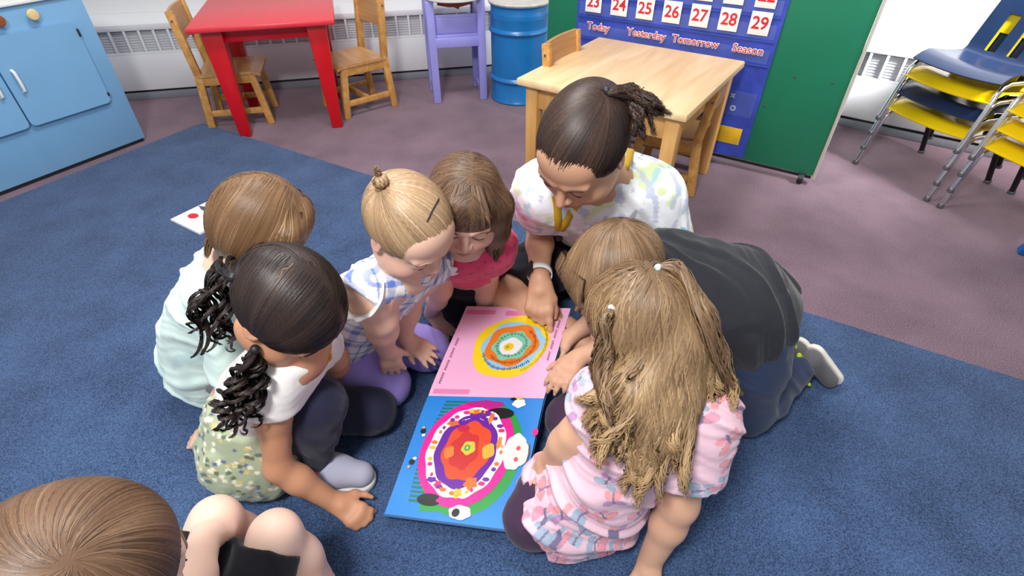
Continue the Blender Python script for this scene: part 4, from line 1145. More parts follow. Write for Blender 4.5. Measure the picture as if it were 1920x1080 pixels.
# ------------------------------------------------------------------ girl with dark curly pigtails
def girl_pigtails():
    e = person((-.58, .66, .009), 'girl with dark curly pigtails in white top, floral skirt and navy leggings')
    hd = Head(PD(538, 578, .895), V3(.52, -.22, -.92), V3(.7, -.16, .7), .197)
    shR, shL = P(506, 722, .355), V3(-.395, .745, .355); sm = (shR + shL) / 2; nk = sm + V3(.025, -.008, .035)
    lt = unit(shL - shR); pel = V3(-.552, .692, .13); hR, hL = pel - lt * .06, pel + lt * .06
    eR, wR = P(522, 876, .165), P(624, 940, .052); eL, wL = V3(-.385, .79, .25), P(633, 700, .115)
    kR, aR, tR = P(592, 762, .235), P(592, 872, .06), P(690, 897, .03)
    kL = P(700, 770, .075); aL = V3(-.49, .79, .05)
    S = Sdf(); T = Torso(pel, sm, -lt, -lt, bend=(-.03, .0, .03), size=.84)
    kid_torso_sk(S, T, shR, shL, nk, hd)
    limb(S, shR, eR, .030, .025, .002); limb(S, eR, wR, .026, .020, .002); limb(S, shL, eL, .034, .027); limb(S, eL, wL, .028, .021, .002)
    limb(S, hR, kR, .058, .045); limb(S, kR, aR, .042, .028, .004); limb(S, hL, kL, .056, .044); limb(S, kL, aL, .042, .03)
    S.cone(aR + V3(0, 0, -.02), tR * .85 + aR * .15, .022, .016, .02)
    hand(S, wR, V3(.85, -.35, -.30), V3(.15, -.45, .85), .118, 1, (28, 38, 30), 5, (55, 35))
    hand(S, wL, V3(.1, .3, -.9), V3(.6, -.6, .3), .112, -1, (10, 12, 10), 6, (40, 10))
    hd.sdf(S)
    skin_body(e, S, .0033, SK_TAN, hd, bl=.2, floor=.011)
    hd.features(S, e, lash=srgb(30, 20, 18), brow=srgb(40, 28, 24))
    # white top
    c = Sdf(); T.add(c, .009, lo=.3, cut=[(pel + V3(.03, 0, .06), V3(-.3, 0, -1))])
    c.cone(shR, shL, .040, .042, .05)
    for sh, el in ((shR, eR), (shL, eL)):
        d = unit(el - sh); c.cone(sh - d * .005, sh + d * .06, .040, .043, .03, cut=[(sh + d * .045, d)])
    for sh in (shR, shL): c.cone(nk + V3(-.01, 0, -.012), sh * .7 + nk * .3, .036, .034, .03)
    c.cone(sm, nk, .042, .038, .04); neckhole(c, nk, hd, .034)
    cloth(e, 'white_top', c, .0035, srgb(238, 234, 232), wrinkle(.004, 52, V3(.6, .3, .6), 11), floor=.011)
    # skirt
    c = Sdf(); T.add(c, .014, hi=.55, flare=.012, cut=[(pel + V3(0, 0, .10), V3(.25, 0, 1))])
    c.cone(hR, hR * .45 + kR * .55, .070, .058, .04, cut=[(hR * .5 + kR * .5, unit(kR - hR))]); c.cone(hL, hL * .4 + kL * .6, .070, .06, .04, cut=[(hL * .45 + kL * .55, unit(kL - hL))])
    c.cone(pel + V3(.01, -.03, -.05), pel + V3(.01, .03, -.05), .092, .088, .05)
    def floral(V, C):
        r = np.random.default_rng(5)
        for n, colr, rad in ((300, srgb(236, 232, 206), .005), (170, srgb(222, 194, 120), .0042), (150, srgb(100, 110, 146), .0042), (160, srgb(104, 118, 92), .005)):
            cs = V[r.integers(0, len(V), n)]
            for p in cs:
                d2 = ((V - p) ** 2).sum(1); m = d2 < rad ** 2; C[m] = colr
        return C
    cloth(e, 'floral_skirt', c, .0033, srgb(170, 180, 150), wrinkle(.006, 55, V3(.3, 1, .1), 12), floral, M_CLOTH, floor=.011)
    # leggings
    c = Sdf()
    limb(c, hR, kR, .063, .053); limb(c, kR, aR + (aR - kR) * -.08, .05, .034, .004); limb(c, hL, kL, .062, .052); limb(c, kL, aL, .05, .036)
    c.ell(kR + V3(.004, .004, .006), (.052, .05, .052), None, .03)
    cloth(e, 'navy_leggings', c, .0035, srgb(34, 36, 58), wrinkle(.003, 60, V3(.6, .6, .3), 13), floor=.011)
    # sneakers
    for an, to in ((aR, tR), (aL + V3(-.02, .02, 0), aL + V3(-.12, .06, -.02))):
        d = unit((to - an) * V3(1, 1, 0)); a0 = V3(an[0], an[1], .05) - d * .018; t0 = V3(to[0], to[1], .042)
        t0 = t0 + d * .006; c = Sdf(); shoe(c, a0, t0, V3(0, 0, 1), .033, .03)
        o = cloth(e, 'sneaker', c, .0033, srgb(166, 166, 186), None, None, M_CLOTH, floor=.026)
        c = Sdf(); f = V3(0, 0, -.03); c.cone(V3(a0[0], a0[1], .022), V3(t0[0], t0[1], .022) - d * .025, .037, .035, .0, cut=[(V3(0, 0, .03), V3(0, 0, 1))])
        np_mesh('sole', *c.mesh(.0033, floor=.0105), mat('sole_white', srgb(206, 206, 204), .6), e)
    c = Sdf(); d = unit(tR - aR); c.cone(aR + V3(0, 0, .012) , aR + V3(0, 0, .03), .0345, .033, 0)
    np_mesh('sock_trim', *c.mesh(.003), mat('pink_trim', srgb(220, 80, 110), .7), e)
    V, F = tubes(catmull(np.array([nk + V3(-.03, -.02, .015), nk + V3(.02, -.035, -.002), nk + V3(.055, -.0, -.02), nk + V3(.03, .035, .005)]), np.linspace(0, 3, 20))[None], np.full((1, 20), .0022), 6)
    np_mesh('necklace', V, F, mat('gold_cord', srgb(190, 140, 40), .5), e)
    # hair
    h = Sdf(); hair_cap(h, hd, (.41, .50, .45), plane=((0, .42, .10), (0, .84, -.54)), zlow=-.36)
    H = Hair(); H.cap(h, .004, avg(DARK))
    tR_, tL_ = hit(h, 478, 655), hit(h, 436, 520)
    st = cap_starts(hd, 6000, (.42, .51, .46), -.33, lambda q: (np.abs(q[:, 0] - .035 * np.sin(q[:, 1] * 16)) > .012) & ((q[:, 1] - .42) * .84 - (q[:, 2] - .10) * .54 < -.01))
    def flow(p):
        q = hd.inv(p); right = (q[:, 0] - .035 * np.sin(q[:, 1] * 16) > 0)[:, None]
        d = np.where(right, tR_[None] - p, tL_[None] - p); d /= np.linalg.norm(d, axis=1, keepdims=True)
        away = np.clip(1 - np.abs(q[:, :1]) * 4, 0, 1)
        return d + np.where(right, hd.R[None], -hd.R[None]) * away * .8 - hd.U[None] * .15
    H.comb(h, st, flow, 20, .0125, DARK, .0010, .0009, stop=lambda p: np.minimum(np.linalg.norm(p - tR_, axis=1), np.linalg.norm(p - tL_, axis=1)) < .02)
    for t0, pts in ((tR_, [P(470, 685, .44), P(462, 720, .41), P(448, 745, .385), P(452, 770, .355)]), (tL_, [P(424, 500, .50), P(402, 545, .475), P(400, 590, .44), P(404, 630, .40)])):
        for k in range(16):
            g = k * 2.4; o = V3(math.cos(g), math.sin(g), 0) * .026 * math.sqrt((k % 8 + 1) / 8)
            q = [t0] + [p + o * f_ for p, f_ in zip(pts, (.7, 1.3, 1.5, 1.3 + .4 * (k % 3)))]; q[-1] = q[-1] + V3(0, 0, -.012 * (k % 4) + .02)
            H.lock(q, [.003, .004, .004, .004, .003], 30, DARK, .0009, curl=.0105, turns=3.2, M=44, frizz=.0006, ring=True)
        for k in range(16):
            g = rng.random() * 6.28; p = pts[rng.integers(1, 4)]; o = V3(math.cos(g), math.sin(g), rng.random() - .5) * .026
            H.lock([p, p + o * .7, p + o * 1.1 + V3(0, 0, -.012), p + o * .7 + V3(0, 0, -.025)], [.002] * 4, 12, DARK, .0008, curl=.008, turns=1.6, M=26, ring=True)
    H.build(e)
    for t0 in (tR_, tL_):
        V, F = Sdf().ell(t0, (.0085, .0085, .0085)).mesh(.0025); np_mesh('hair_tie', V, F, M_BLACK, e)
    # parting scalp line
    pts = np.array([hit(h, x, y) for x, y in ((550, 494), (541, 503), (531, 505), (526, 516), (515, 524), (508, 536), (498, 546))]); pts = h.project(catmull(pts, np.linspace(0, 6, 24)), -.0003, 5)
    V, F = tubes(pts[None], np.full((1, 24), .0016), 6); np_mesh('hair_parting', V, F, mat('scalp', srgb(112, 88, 76), .6), e)
    return e

# ------------------------------------------------------------------ the woman
def woman():
    e = person((.26, 1.3, .009), 'woman with dark ponytail and yellow lanyard in white floral tee pointing at the book')
    hd = Head(PD(1092, 280, 1.05), V3(-.46, -.62, -.62), V3(-.18, -.45, .85), .228, .93)
    shR, shL = V3(.075, 1.125, .475), V3(.348, 1.130, .452); sm = (shR + shL) / 2; nk = sm + V3(-.02, -.03, .06)
    lt = unit(V3(.98, .05, 0)); pel = V3(.30, 1.44, .14); hR, hL = pel - lt * .09, pel + lt * .09
    eR, wR = P(1012, 428, .262), P(1012, 522, .243)
    eL, wL = V3(.43, 1.10, .27), V3(.30, 1.13, .2)
    kR, aR = V3(-.012, 1.15, .12), V3(.24, .985, .058); kL, aL = V3(.54, 1.2, .12), V3(.25, 1.12, .06)
    S = Sdf(); T = Torso(pel, sm, -lt, -lt, bend=(.02, .04, .06), size=1.45, wid=(.105, .10, .09, .095, .10, .085), dep=(.075, .072, .068, .072, .068, .05))
    T.add(S); S.cone(shR, shL, .05, .05, .06)
    S.cone(nk, hd.L(0, -.10, -.22), .05, .048, .04)
    for sh in (shR, shL): S.cone(nk, sh * .6 + nk * .4, .042, .034, .06)
    limb(S, shR, eR, .047, .036, .002); limb(S, eR, wR, .037, .025, .004); limb(S, shL, eL, .047, .036); limb(S, eL, wL, .037, .026)
    for hp, kn, an in ((hR, kR, aR), (hL, kL, aL)):
        limb(S, hp, kn, .085, .056); limb(S, kn, an, .052, .036, .008); S.cone(an, an + unit(an - kn) * .1 + V3(.0, -.06, -.02), .034, .026, .03)
    hand(S, wR, V3(-.03, -.62, -.78), V3(-.05, -.74, .64), .165, 1, curls=[(8, 10, 8), (30, 55, 40), (42, 60, 45), (48, 60, 45)], spread=4, thumb=(32, 20), fr=1.02)
    hand(S, wL, V3(-.8, -.4, -.3), V3(0, -.3, .9), .16, -1, (20, 25, 20), 4, (40, 15))
    hd.sdf(S, True)
    skin_body(e, S, .0035, srgb(206, 158, 128), hd, lip=srgb(176, 92, 86), bl=.18, floor=.0105)
    hd.features(S, e, lash=srgb(40, 28, 24), brow=srgb(70, 50, 40))
    # tee
    c = Sdf(); T.add(c, .020, lo=0, flare=.03)
    c.cone(shR, shL, .060, .060, .06)
    for sh, el, L in ((shR, eR, .135), (shL, eL, .15)):
        d = unit(el - sh); c.cone(sh - d * .01, sh + d * (L + .02), .062, .068, .04, cut=[(sh + d * L, d)])
    c.cone(sm, nk, .062, .056, .05); c.cone(nk + V3(0, -.01, .008), hd.L(0, .0, -.28), .052, .070, .008, 's')
    c.cone(pel + V3(.14, -.02, -.02), pel + V3(.15, -.16, .0), .06, .05, .05)
    def print_(V, C):
        r = np.random.default_rng(11)
        n1 = noise3(V, 48, 31, 3); n2 = noise3(V, 70, 32, 3); n3 = noise3(V, 44, 33, 3)
        for n, colr, lo in ((n1, srgb(214, 230, 150), .42), (n2, srgb(186, 192, 220), .36), (n3, srgb(160, 212, 226), .52)):
            m = (np.clip((n - lo) / .1, 0, 1) * .75)[:, None]; C = C * (1 - m) + np.array(colr) * m
        # leaf strokes
        cs = V[r.integers(0, len(V), 46)]
        for i, p in enumerate(cs):
            u = unit(r.normal(0, 1, 3)); d = V - p; a = d @ u; b = np.sqrt(np.maximum((d * d).sum(1) - a * a, 0)); L = .035
            m = (np.abs(a) < L) & (b < .009 * (1 - (a / L) ** 2)) ; C[m] = [srgb(196, 222, 120), srgb(150, 160, 200), srgb(148, 206, 222), srgb(176, 180, 190)][i % 4]
        return C
    tee = c; cloth(e, 'floral_tee', c, .0038, srgb(240, 242, 246), wrinkle(.006, 42, V3(.7, .2, .6), 15), print_, M_CLOTH, floor=.012)
    # shorts
    c = Sdf(); T.add(c, .012, hi=.25)
    for hp, kn in ((hR, kR), (hL, kL)):
        d = unit(kn - hp); L = np.linalg.norm(kn - hp); c.cone(hp, hp + d * L * .9, .10, .076, .05, cut=[(hp + d * L * .90, d)])
    c.ell(pel + V3(-.02, -.17, .0), (.14, .12, .10), None, .06)
    cloth(e, 'black_shorts', c, .0045, srgb(26, 28, 38), wrinkle(.006, 45, V3(.7, .6, .3), 16), floor=.011)
    # smart watch
    ax = unit(wR - eR); w0 = wR - ax * .018; n = unit(V3(-.05, -.74, .64) - ax * (V3(-.05, -.74, .64) @ ax)); l = np.cross(ax, n)
    vs = []; fs = []; N = 40
    for k in range(N):
        g = 2 * math.pi * k / N
        for r_, a in ((.0305, -.009), (.0335, -.008), (.0335, .008), (.0305, .009)): vs.append(w0 + (n * math.cos(g) + l * math.sin(g)) * r_ + ax * a)
    for k in range(N):
        for j in range(4): fs.append((k * 4 + j, k * 4 + (j + 1) % 4, ((k + 1) % N) * 4 + (j + 1) % 4, ((k + 1) % N) * 4 + j))
    wt = np_mesh('wrist_watch', np.array(vs), np.array(fs), mat('watch_strap', srgb(236, 232, 230), .5), e)
    R_ = Matrix((Vector(l), Vector(ax), Vector(n))).transposed()
    fd = unit(n * .55 + l * .85); R_ = Matrix((Vector(np.cross(ax, fd)), Vector(ax), Vector(fd))).transposed()
    MB().box(w0 + fd * .034 - np.array(e.location), (.032, .036, .010), .004, R_).build('watch_case', M_BLACK, wt)
    # lanyard
    M_LAN = mat('lanyard_yellow', srgb(206, 164, 24), .6)
    for path in ([(1182, 282), (1172, 312), (1152, 336), (1124, 352), (1095, 372), (1072, 396), (1052, 428)], [(1040, 366), (1044, 384), (1046, 404), (1049, 428)]):
        pts = np.array([hit(tee, x, y) for x, y in path]); C = catmull(pts, np.linspace(0, len(pts) - 1, 30)); C = tee.project(C, .006, 4)
        g = tee.grad(C); tg = np.gradient(C, axis=0); tg /= np.linalg.norm(tg, axis=1, keepdims=True); sd = np.cross(tg, g); sd /= np.linalg.norm(sd, axis=1, keepdims=True)
        vs = np.stack([C - sd * .0085 + g * .0015, C + sd * .0085 + g * .0015, C + sd * .0085 - g * .004, C - sd * .0085 - g * .004], 1).reshape(-1, 3)
        fs = [[i * 4 + j, i * 4 + (j + 1) % 4, i * 4 + 4 + (j + 1) % 4, i * 4 + 4 + j] for i in range(29) for j in range(4)]
        np_mesh('lanyard', vs, np.array(fs), M_LAN, e)
    pb = hit(tee, 1049, 440)
    MB().box(pb - np.array(e.location), (.018, .014, .036), .004).build('badge_clip', M_BLACK, e)
    # hair
    h = Sdf(); hair_cap(h, hd, (.40, .49, .42), plane=((0, .33, .235), (0, .80, -.60)), zlow=-.36)
    tie = hit(h, 1138, 176)
    H = Hair(); H.cap(h, .004, avg(DKBROWN))
    st = cap_starts(hd, 7000, (.41, .50, .45), -.35, lambda q: (q[:, 1] - .33) * .80 - (q[:, 2] - .235) * .60 < -.012)
    H.comb(h, st, lambda p: tie - p, 22, .0145, DKBROWN, .0010, .0010, stop=lambda p: np.linalg.norm(p - tie, axis=1) < .011)
    b = unit(hd.R * .5 - hd.F * .8)
    dt = float((tie - V3(0, 0, HC)) @ _fw)
    tail = [tie, PD(1160, 170, dt + .005), PD(1188, 174, dt + .02), PD(1214, 190, dt + .03), PD(1236, 214, dt + .02)]
    tail2 = [tie, PD(1160, 176, dt + .01), PD(1182, 192, dt + .03), PD(1194, 216, dt + .03), PD(1191, 246, dt + .03)]
    for tl, n in ((tail, 8), (tail2, 6)):
        for k in range(n):
            o = rng.normal(0, .006, (5, 3)) * np.array([0, .4, .8, 1.2, 1.8])[:, None]
            H.lock(np.array(tl) + o, [.005, .007, .008, .006, .003], 80, DKBROWN, .0009, M=20, frizz=.003)
    H.build(e)
    V, F = Sdf().ell(tie + b * .006, (.0085, .0085, .0085)).mesh(.0025); np_mesh('hair_tie', V, F, M_BLACK, e)
    return e
# ------------------------------------------------------------------ boy kneeling in the charcoal tee
def boy_kneeling():
    e = person((.62, .88, .009), 'boy with short brown hair crouching in charcoal tee, navy joggers and grey sneakers')
    hd = Head(PD(1157, 517, 1.02), V3(-.72, -.22, -.66), V3(-.55, -.1, .85), .192, 1.06)
    shL, shR = V3(.325, .85, .35), V3(.35, 1.0, .37); sm = (shL + shR) / 2; nk = sm + V3(-.05, -.015, .045)
    lt = unit(V3(-.1, -1, 0)); pel = V3(.548, .888, .272); hL, hR = pel + lt * .06, pel - lt * .06
    eL, wL = P(1165, 640, .20), P(1090, 668, .185); eR, wR = V3(.25, 1.02, .18), V3(.165, 1.0, .12)
    kL, kR = V3(.565, .795, .065), V3(.60, .965, .065); aL, aR = P(1495, 692, .055), P(1490, 650, .055)
    S = Sdf(); T = Torso(pel, sm, -lt, -lt, bend=(.02, 0, .045), size=.90)
    kid_torso_sk(S, T, shR, shL, nk, hd)
    limb(S, shL, eL, .036, .028); limb(S, eL, wL, .029, .021, .002); limb(S, shR, eR, .036, .028); limb(S, eR, wR, .028, .021)
    limb(S, hL, kL, .06, .046); limb(S, kL, aL, .042, .03, .004); limb(S, hR, kR, .06, .046); limb(S, kR, aR, .042, .03, .004)
    for an in (aL, aR): S.cone(an, an + V3(.025, .0, -.012), .022, .018, .02)
    hand(S, wL, V3(-.66, -.62, -.22), V3(-.1, -.15, 1), .122, -1, (16, 22, 16), 6, (38, 10))
    hand(S, wR, V3(-.8, -.3, -.2), V3(0, 0, 1), .12, 1, (20, 25, 20), 5, (40, 10))
    hd.sdf(S)
    skin_body(e, S, .0035, SK_MID, hd, bl=.3, floor=.0105)
    hd.features(S, e, lash=srgb(70, 45, 35), brow=srgb(120, 84, 60))
    c = Sdf(); ax = unit(sm - pel); T.add(c, .024, lo=.2); T.add(c, .043, lo=0, hi=.4, cut=[(pel - ax * .03, -ax + V3(0, 0, -.15))])
    c.cone(shR, shL, .060, .060, .05)
    for sh, el in ((shR, eR), (shL, eL)):
        d = unit(el - sh); c.cone(sh, sh + d * .11, .052, .054, .03, cut=[(sh + d * .09, d)])
    for sh in (shR, shL): c.cone(nk + V3(.02, 0, -.012), sh * .7 + nk * .3, .046, .046, .03)
    c.cone(sm, nk + V3(.015, 0, 0), .06, .052, .04); c.cone(nk + V3(-.02, 0, .01), hd.L(0, -.05, -.3), .040, .06, .01, 's')
    cloth(e, 'charcoal_tee', c, .0038, srgb(40, 41, 47), wrinkle(.008, 50, V3(.75, .35, .3), 18, crease=.6))
    c = Sdf(); T.add(c, .010, hi=.3)
    for hp, kn, an in ((hL, kL, aL), (hR, kR, aR)):
        limb(c, hp, kn, .072, .060, k=.04); limb(c, kn, kn + (an - kn) * .93, .056, .042, .006)
    cloth(e, 'navy_joggers', c, .0038, srgb(44, 56, 82), wrinkle(.004, 40, V3(.6, .5, .6), 19), floor=.0105)
    for i, an in enumerate((aL, aR)):
        heel = P(1530, 664, .088) if i == 0 else P(1502, 650, .085); toe = P(1560, 704, .040) if i == 0 else P(1528, 686, .040)
        d = unit(toe - heel); back = unit(V3(-.8, -.35, .1) - d * (V3(-.8, -.35, .1) @ d))
        c = Sdf(); c.cone(heel + back * .020, toe + back * .016, .023, .021, .01); c.cone(heel + back * .03, an + back * .0, .024, .030, .02)
        cloth(e, 'sneaker', c, .0033, srgb(88, 86, 88), None, None, M_CLOTH, floor=.0105); shc = c
        c = Sdf(); c.cone(heel - d * .004, toe + d * .006, .025, .024, 0, cut=[(heel + back * .004, back), (heel - back * .012, -back)])
        np_mesh('sole', *c.mesh(.003, floor=.0105), mat('sole_pale', srgb(222, 216, 206), .6), e)
        c = Sdf(); sd = np.cross(d, back)
        for x, y in (((1499, 672), (1513, 716)) if i == 0 else ((1490, 650), (1500, 668))):
            m0 = hit(shc, x, y); c.cone(m0 - d * .004, m0 + d * .010, .0065, .005, .004)
        np_mesh('lime_accent', *c.mesh(.003, floor=.0105), mat('lime', srgb(190, 214, 40), .5), e)
    h = Sdf(); hair_cap(h, hd, (.41, .49, .445), plane=((0, .40, .20), (0, .84, -.54)), zlow=-.30)
    h.ell(hd.L(0, .22, .30), [.28 * hd.H, .2 * hd.H, .18 * hd.H], hd.M, .02)
    H = Hair(); H.cap(h, .004, avg(LTBROWN))
    cw = hd.L(.05, -.36, .40)
    def flow(p):
        d = p - cw[None]; d /= np.linalg.norm(d, axis=1, keepdims=True) + 1e-9
        n = p - hd.c[None]; n /= np.linalg.norm(n, axis=1, keepdims=True); sw = np.cross(n, d)
        return d + sw * .35 + hd.F[None] * .25
    st = cap_starts(hd, 8000, (.42, .5, .45), -.28, lambda q: (q[:, 1] - .40) * .84 - (q[:, 2] - .20) * .54 < -.01)
    H.comb(h, st, flow, 9, .012, LTBROWN, .0009, .0014)
    for k in range(24):
        x = -.28 + .56 * k / 23; H.lock([hd.L(x * .8, .22, .48), hd.L(x, .40, .33), hd.L(x * 1.05, .455 - abs(x) * .3, .14)], [.007, .008, .003], 36, LTBROWN, .0009, M=10)
    H.build(e)
    return e

# ------------------------------------------------------------------ girl with long wavy blond hair in the pink butterfly tee
def girl_long_hair():
    e = person((.16, .53, .009), 'girl with long wavy dark blond hair in pale pink butterfly tee, seen from behind')
    hd = Head(PD(1200, 606, .875), V3(-.70, .42, -.58), V3(-.35, .1, .95), .186, 1.0)
    shR, shL = V3(.315, .535, .375), P(1132, 748, .385); sm = (shR + shL) / 2; nk = sm + V3(-.02, .01, .04)
    lt = unit(shL - shR); lt[2] = 0; pel = V3(.150, .545, .125); hR, hL = pel - lt * .05 + V3(.01, .03, 0), pel + lt * .055
    eR, wR = V3(.300, .482, .205), V3(.268, .452, .045); eL, wL = P(1078, 815, .30), P(1030, 864, .20)
    kL, kR = P(1000, 972, .072), V3(.14, .76, .075); aL, aR = V3(.20, .54, .045), V3(.28, .62, .045)
    S = Sdf(); T = Torso(pel, sm, -lt, -lt, bend=(.01, -.01, .02), size=.80)
    kid_torso_sk(S, T, shR, shL, nk, hd)
    limb(S, shR, eR, .038, .031); limb(S, eR, wR, .031, .023, .002); limb(S, shL, eL, .036, .028); limb(S, eL, wL, .029, .021, .003)
    limb(S, hL, kL, .058, .046); limb(S, kL, aL, .042, .03); limb(S, hR, kR, .058, .046); limb(S, kR, aR, .042, .03)
    hand(S, wR, V3(-.35, -.6, -.5), V3(-.2, -.2, .95), .118, 1, (3, 6, 6), 9, (45, 10))
    hand(S, wL, V3(-.55, -.3, -.75), V3(-.5, .1, .8), .105, -1, (10, 16, 12), 5, (40, 10))
    hd.sdf(S)
    skin_body(e, S, .0035, SK_MID, hd, bl=.3, floor=.0105)
    hd.features(S, e, lash=srgb(70, 45, 35), brow=srgb(150, 110, 76))
    c = Sdf(); T.add(c, .010, flare=.010)
    c.cone(shR, shL, .044, .040, .05)
    for sh, el, L, r0, r1 in ((shR, eR, .105, .056, .062), (shL, eL, .050, .043, .045)):
        d = unit(el - sh); c.cone(sh - d * .01, sh + d * (L + .02), r0, r1, .035, cut=[(sh + d * L, d)])
    c.cone(nk + V3(0, 0, .0), hd.L(0, -.05, -.3), .044, .06, .012, 's')
    c.cone(pel + V3(-.05, .0, -.02), P(1035, 962, .085), .080, .076, .05, cut=[(P(1012, 985, .08), unit(V3(-.86, -.2, -.4)))]); c.cone(pel + V3(0, -.0, -.06), pel + V3(.04, .0, -.06), .080, .070, .05)
    def butterflies(V, C):
        r = np.random.default_rng(4); cols = [srgb(148, 180, 198), srgb(230, 140, 160), srgb(180, 130, 180), srgb(130, 164, 186), srgb(226, 138, 138)]
        cs = []
        while len(cs) < 120:
            p = V[r.integers(0, len(V))]
            if all(np.linalg.norm(p - q) > .034 for q in cs): cs.append(p)
            elif r.random() < .01: cs.append(p)
        ctr = T.top * .5 + T.pel * .5
        for i, p in enumerate(cs):
            n = unit(p - ctr); a = unit(np.cross(n, r.normal(0, 1, 3))); b = np.cross(n, a); d = V - p
            near = (d * d).sum(1) < .03 ** 2
            if not near.any(): continue
            idx = np.nonzero(near)[0]; x = np.abs(d[idx] @ a) / .019; y = (d[idx] @ b) / .019
            up = ((x - .55) / .5) ** 2 + ((y - .35 - .25 * x) / .38) ** 2; lo = ((x - .42) / .36) ** 2 + ((y + .38) / .34) ** 2
            bd = (x < .09) & (np.abs(y) < .6)
            c1 = np.array(cols[i % 5]); c2 = np.array(cols[(i + 2) % 5]); base = C[idx]
            base = np.where((up < 1)[:, None], base * .15 + c1 * .85, base); base = np.where((lo < 1)[:, None], base * .2 + c2 * .8, base)
            base = np.where(((up > .72) & (up < 1.12))[:, None], base * .5 + np.array(srgb(140, 130, 160)) * .5, base)
            base = np.where(bd[:, None], np.array(srgb(120, 110, 140)), base); C[idx] = base
        return C
    cloth(e, 'butterfly_tee', c, .003, srgb(226, 188, 202), wrinkle(.008, 48, V3(.2, .3, 1), 22), butterflies, M_CLOTH, floor=.0115)
    c = Sdf()
    for hp, kn, an in ((hL, kL, aL), (hR, kR, aR)): limb(c, hp, kn, .068, .058, k=.03); limb(c, kn, an, .052, .04)
    c.ell(pel, (.085, .085, .09), None, .04)
    cloth(e, 'plum_leggings', c, .004, srgb(66, 46, 70), wrinkle(.003, 50, V3(.5, .5, .4), 23), floor=.0105)
    # hair: half up in two ties, the rest falling down the back
    h = Sdf(); hair_cap(h, hd, (.425, .50, .45), plane=((0, .32, .27), (0, .80, -.60)), zlow=-.42)
    g0 = hd.L(0, -.34, .05)
    tips = [P(1150, 800, .415), P(1205, 872, .36), P(1262, 830, .395), P(1350, 712, .46), P(1136, 745, .44)]
    wds = (.028, .032, .028, .022, .022); mids = [hd.L(-.16, -.38, -.14), hd.L(-.02, -.41, -.14), hd.L(.10, -.40, -.14), hd.L(.22, -.28, -.18), hd.L(-.24, -.18, -.18)]
    for t, w_, m_ in zip(tips, wds, mids):
        h.cone(g0 * .4 + m_ * .6, m_, .028, .028, .03); h.cone(m_, m_ * .35 + t * .65, .028, w_ * .95, .03); h.cone(m_ * .35 + t * .65, t, w_ * .95, w_ * .55, .03)
    H = Hair(); H.cap(h, .0045, srgb(106, 82, 59), lambda p: .003 * np.sin(p[:, 0] * 330 + 3 * np.sin(p[:, 2] * 60)))
    PALG = [srgb(132, 105, 78), srgb(102, 78, 55), srgb(162, 136, 105), srgb(80, 60, 42), srgb(118, 92, 66)]
    tieL, tieR = hit(h, 1147, 578), hit(h, 1234, 502)
    st = cap_starts(hd, 6000, (.43, .51, .46), -.3, lambda q: (q[:, 1] - .34) * .8 - (q[:, 2] - .27) * .6 < 0)
    ql, qr = hd.inv(tieL[None])[0], hd.inv(tieR[None])[0]
    def flow(p):
        q = hd.inv(p); L = (q[:, 0] < 0); tgt = np.where(L[:, None], tieL[None], tieR[None]); d = tgt - p; d /= np.linalg.norm(d, axis=1, keepdims=True) + 1e-9
        up = (q[:, 1] > -.16)[:, None]
        dn = V3(-.05, -.25, -1)[None] + .35 * np.sign(q[:, :1]) * hd.R[None]
        return np.where(up, d, dn)
    H.comb(h, st, flow, 20, .012, PALG, .0010, .0010, stop=lambda p: np.minimum(np.linalg.norm(p - tieL, axis=1), np.linalg.norm(p - tieR, axis=1)) < .014)
    # falling waves combed over the back of the hair mass
    V, F = h.mesh(.008); low = V[(hd.inv(V)[:, 1] < -.15) | (hd.inv(V)[:, 2] < -.3)]
    st2 = low[rng.integers(0, len(low), 5200)]
    def fall(p):
        d = np.tile(V3(0, -.12, -1), (len(p), 1)); q = hd.inv(p); return d + hd.R[None] * (q[:, :1] * .35)
    H.comb(h, st2, fall, 16, .012, PALG, .0011, .0022, wave=.30, wl=.10, tip=srgb(196, 162, 116))
    for t, w_, m_ in zip(tips, wds, mids):
        for k in range(11):
            o = rng.normal(0, 1, 3) * w_ * .55; o[2] *= .5; tw = rng.normal(0, 1, 3) * w_ * .45; ex = V3(rng.normal(0, .012), rng.normal(0, .012), -.025 - .02 * rng.random())
            H.lock([m_ + o * .7, m_ * .6 + t * .4 + o, m_ * .25 + t * .75 + o + tw * .5, t + o + tw * .6, t + o * .9 + tw + ex], [.008, .011, .012, .011, .005], 56, PALG, .0009, curl=.0035, turns=1.3, M=30, frizz=.0016, tip=srgb(190, 156, 112))
    for k in range(80):      # loose wavy ends
        i = rng.integers(5); t, m_, w_ = tips[i], mids[i], wds[i]; o = rng.normal(0, 1, 3) * w_ * .7; f = .68 + .3 * rng.random(); s0 = h.project((m_ * (1 - f) + t * f + o)[None], .001, 4)[0]
        dn = unit(unit(t - m_) * .45 + V3(0, -.12, -.9)); L = .03 + .03 * rng.random(); sd = unit(np.cross(dn, hd.F)) * rng.normal(0, .007)
        q = [s0 - dn * .03, s0, s0 + dn * L * .5 + sd, s0 + dn * L + sd * .2, s0 + dn * (L + .02) + sd * 1.3]; q[0] = h.project(q[0][None], -.006, 4)[0]; q[1] = h.project(q[1][None], .001, 3)[0]; q[2] = h.project(q[2][None], .003, 2)[0]
        H.lock(q, [.003, .008, .009, .007, .003], 34, PALG, .0008, curl=.0025, turns=1.0, M=22, frizz=.0018, tip=srgb(188, 154, 110))
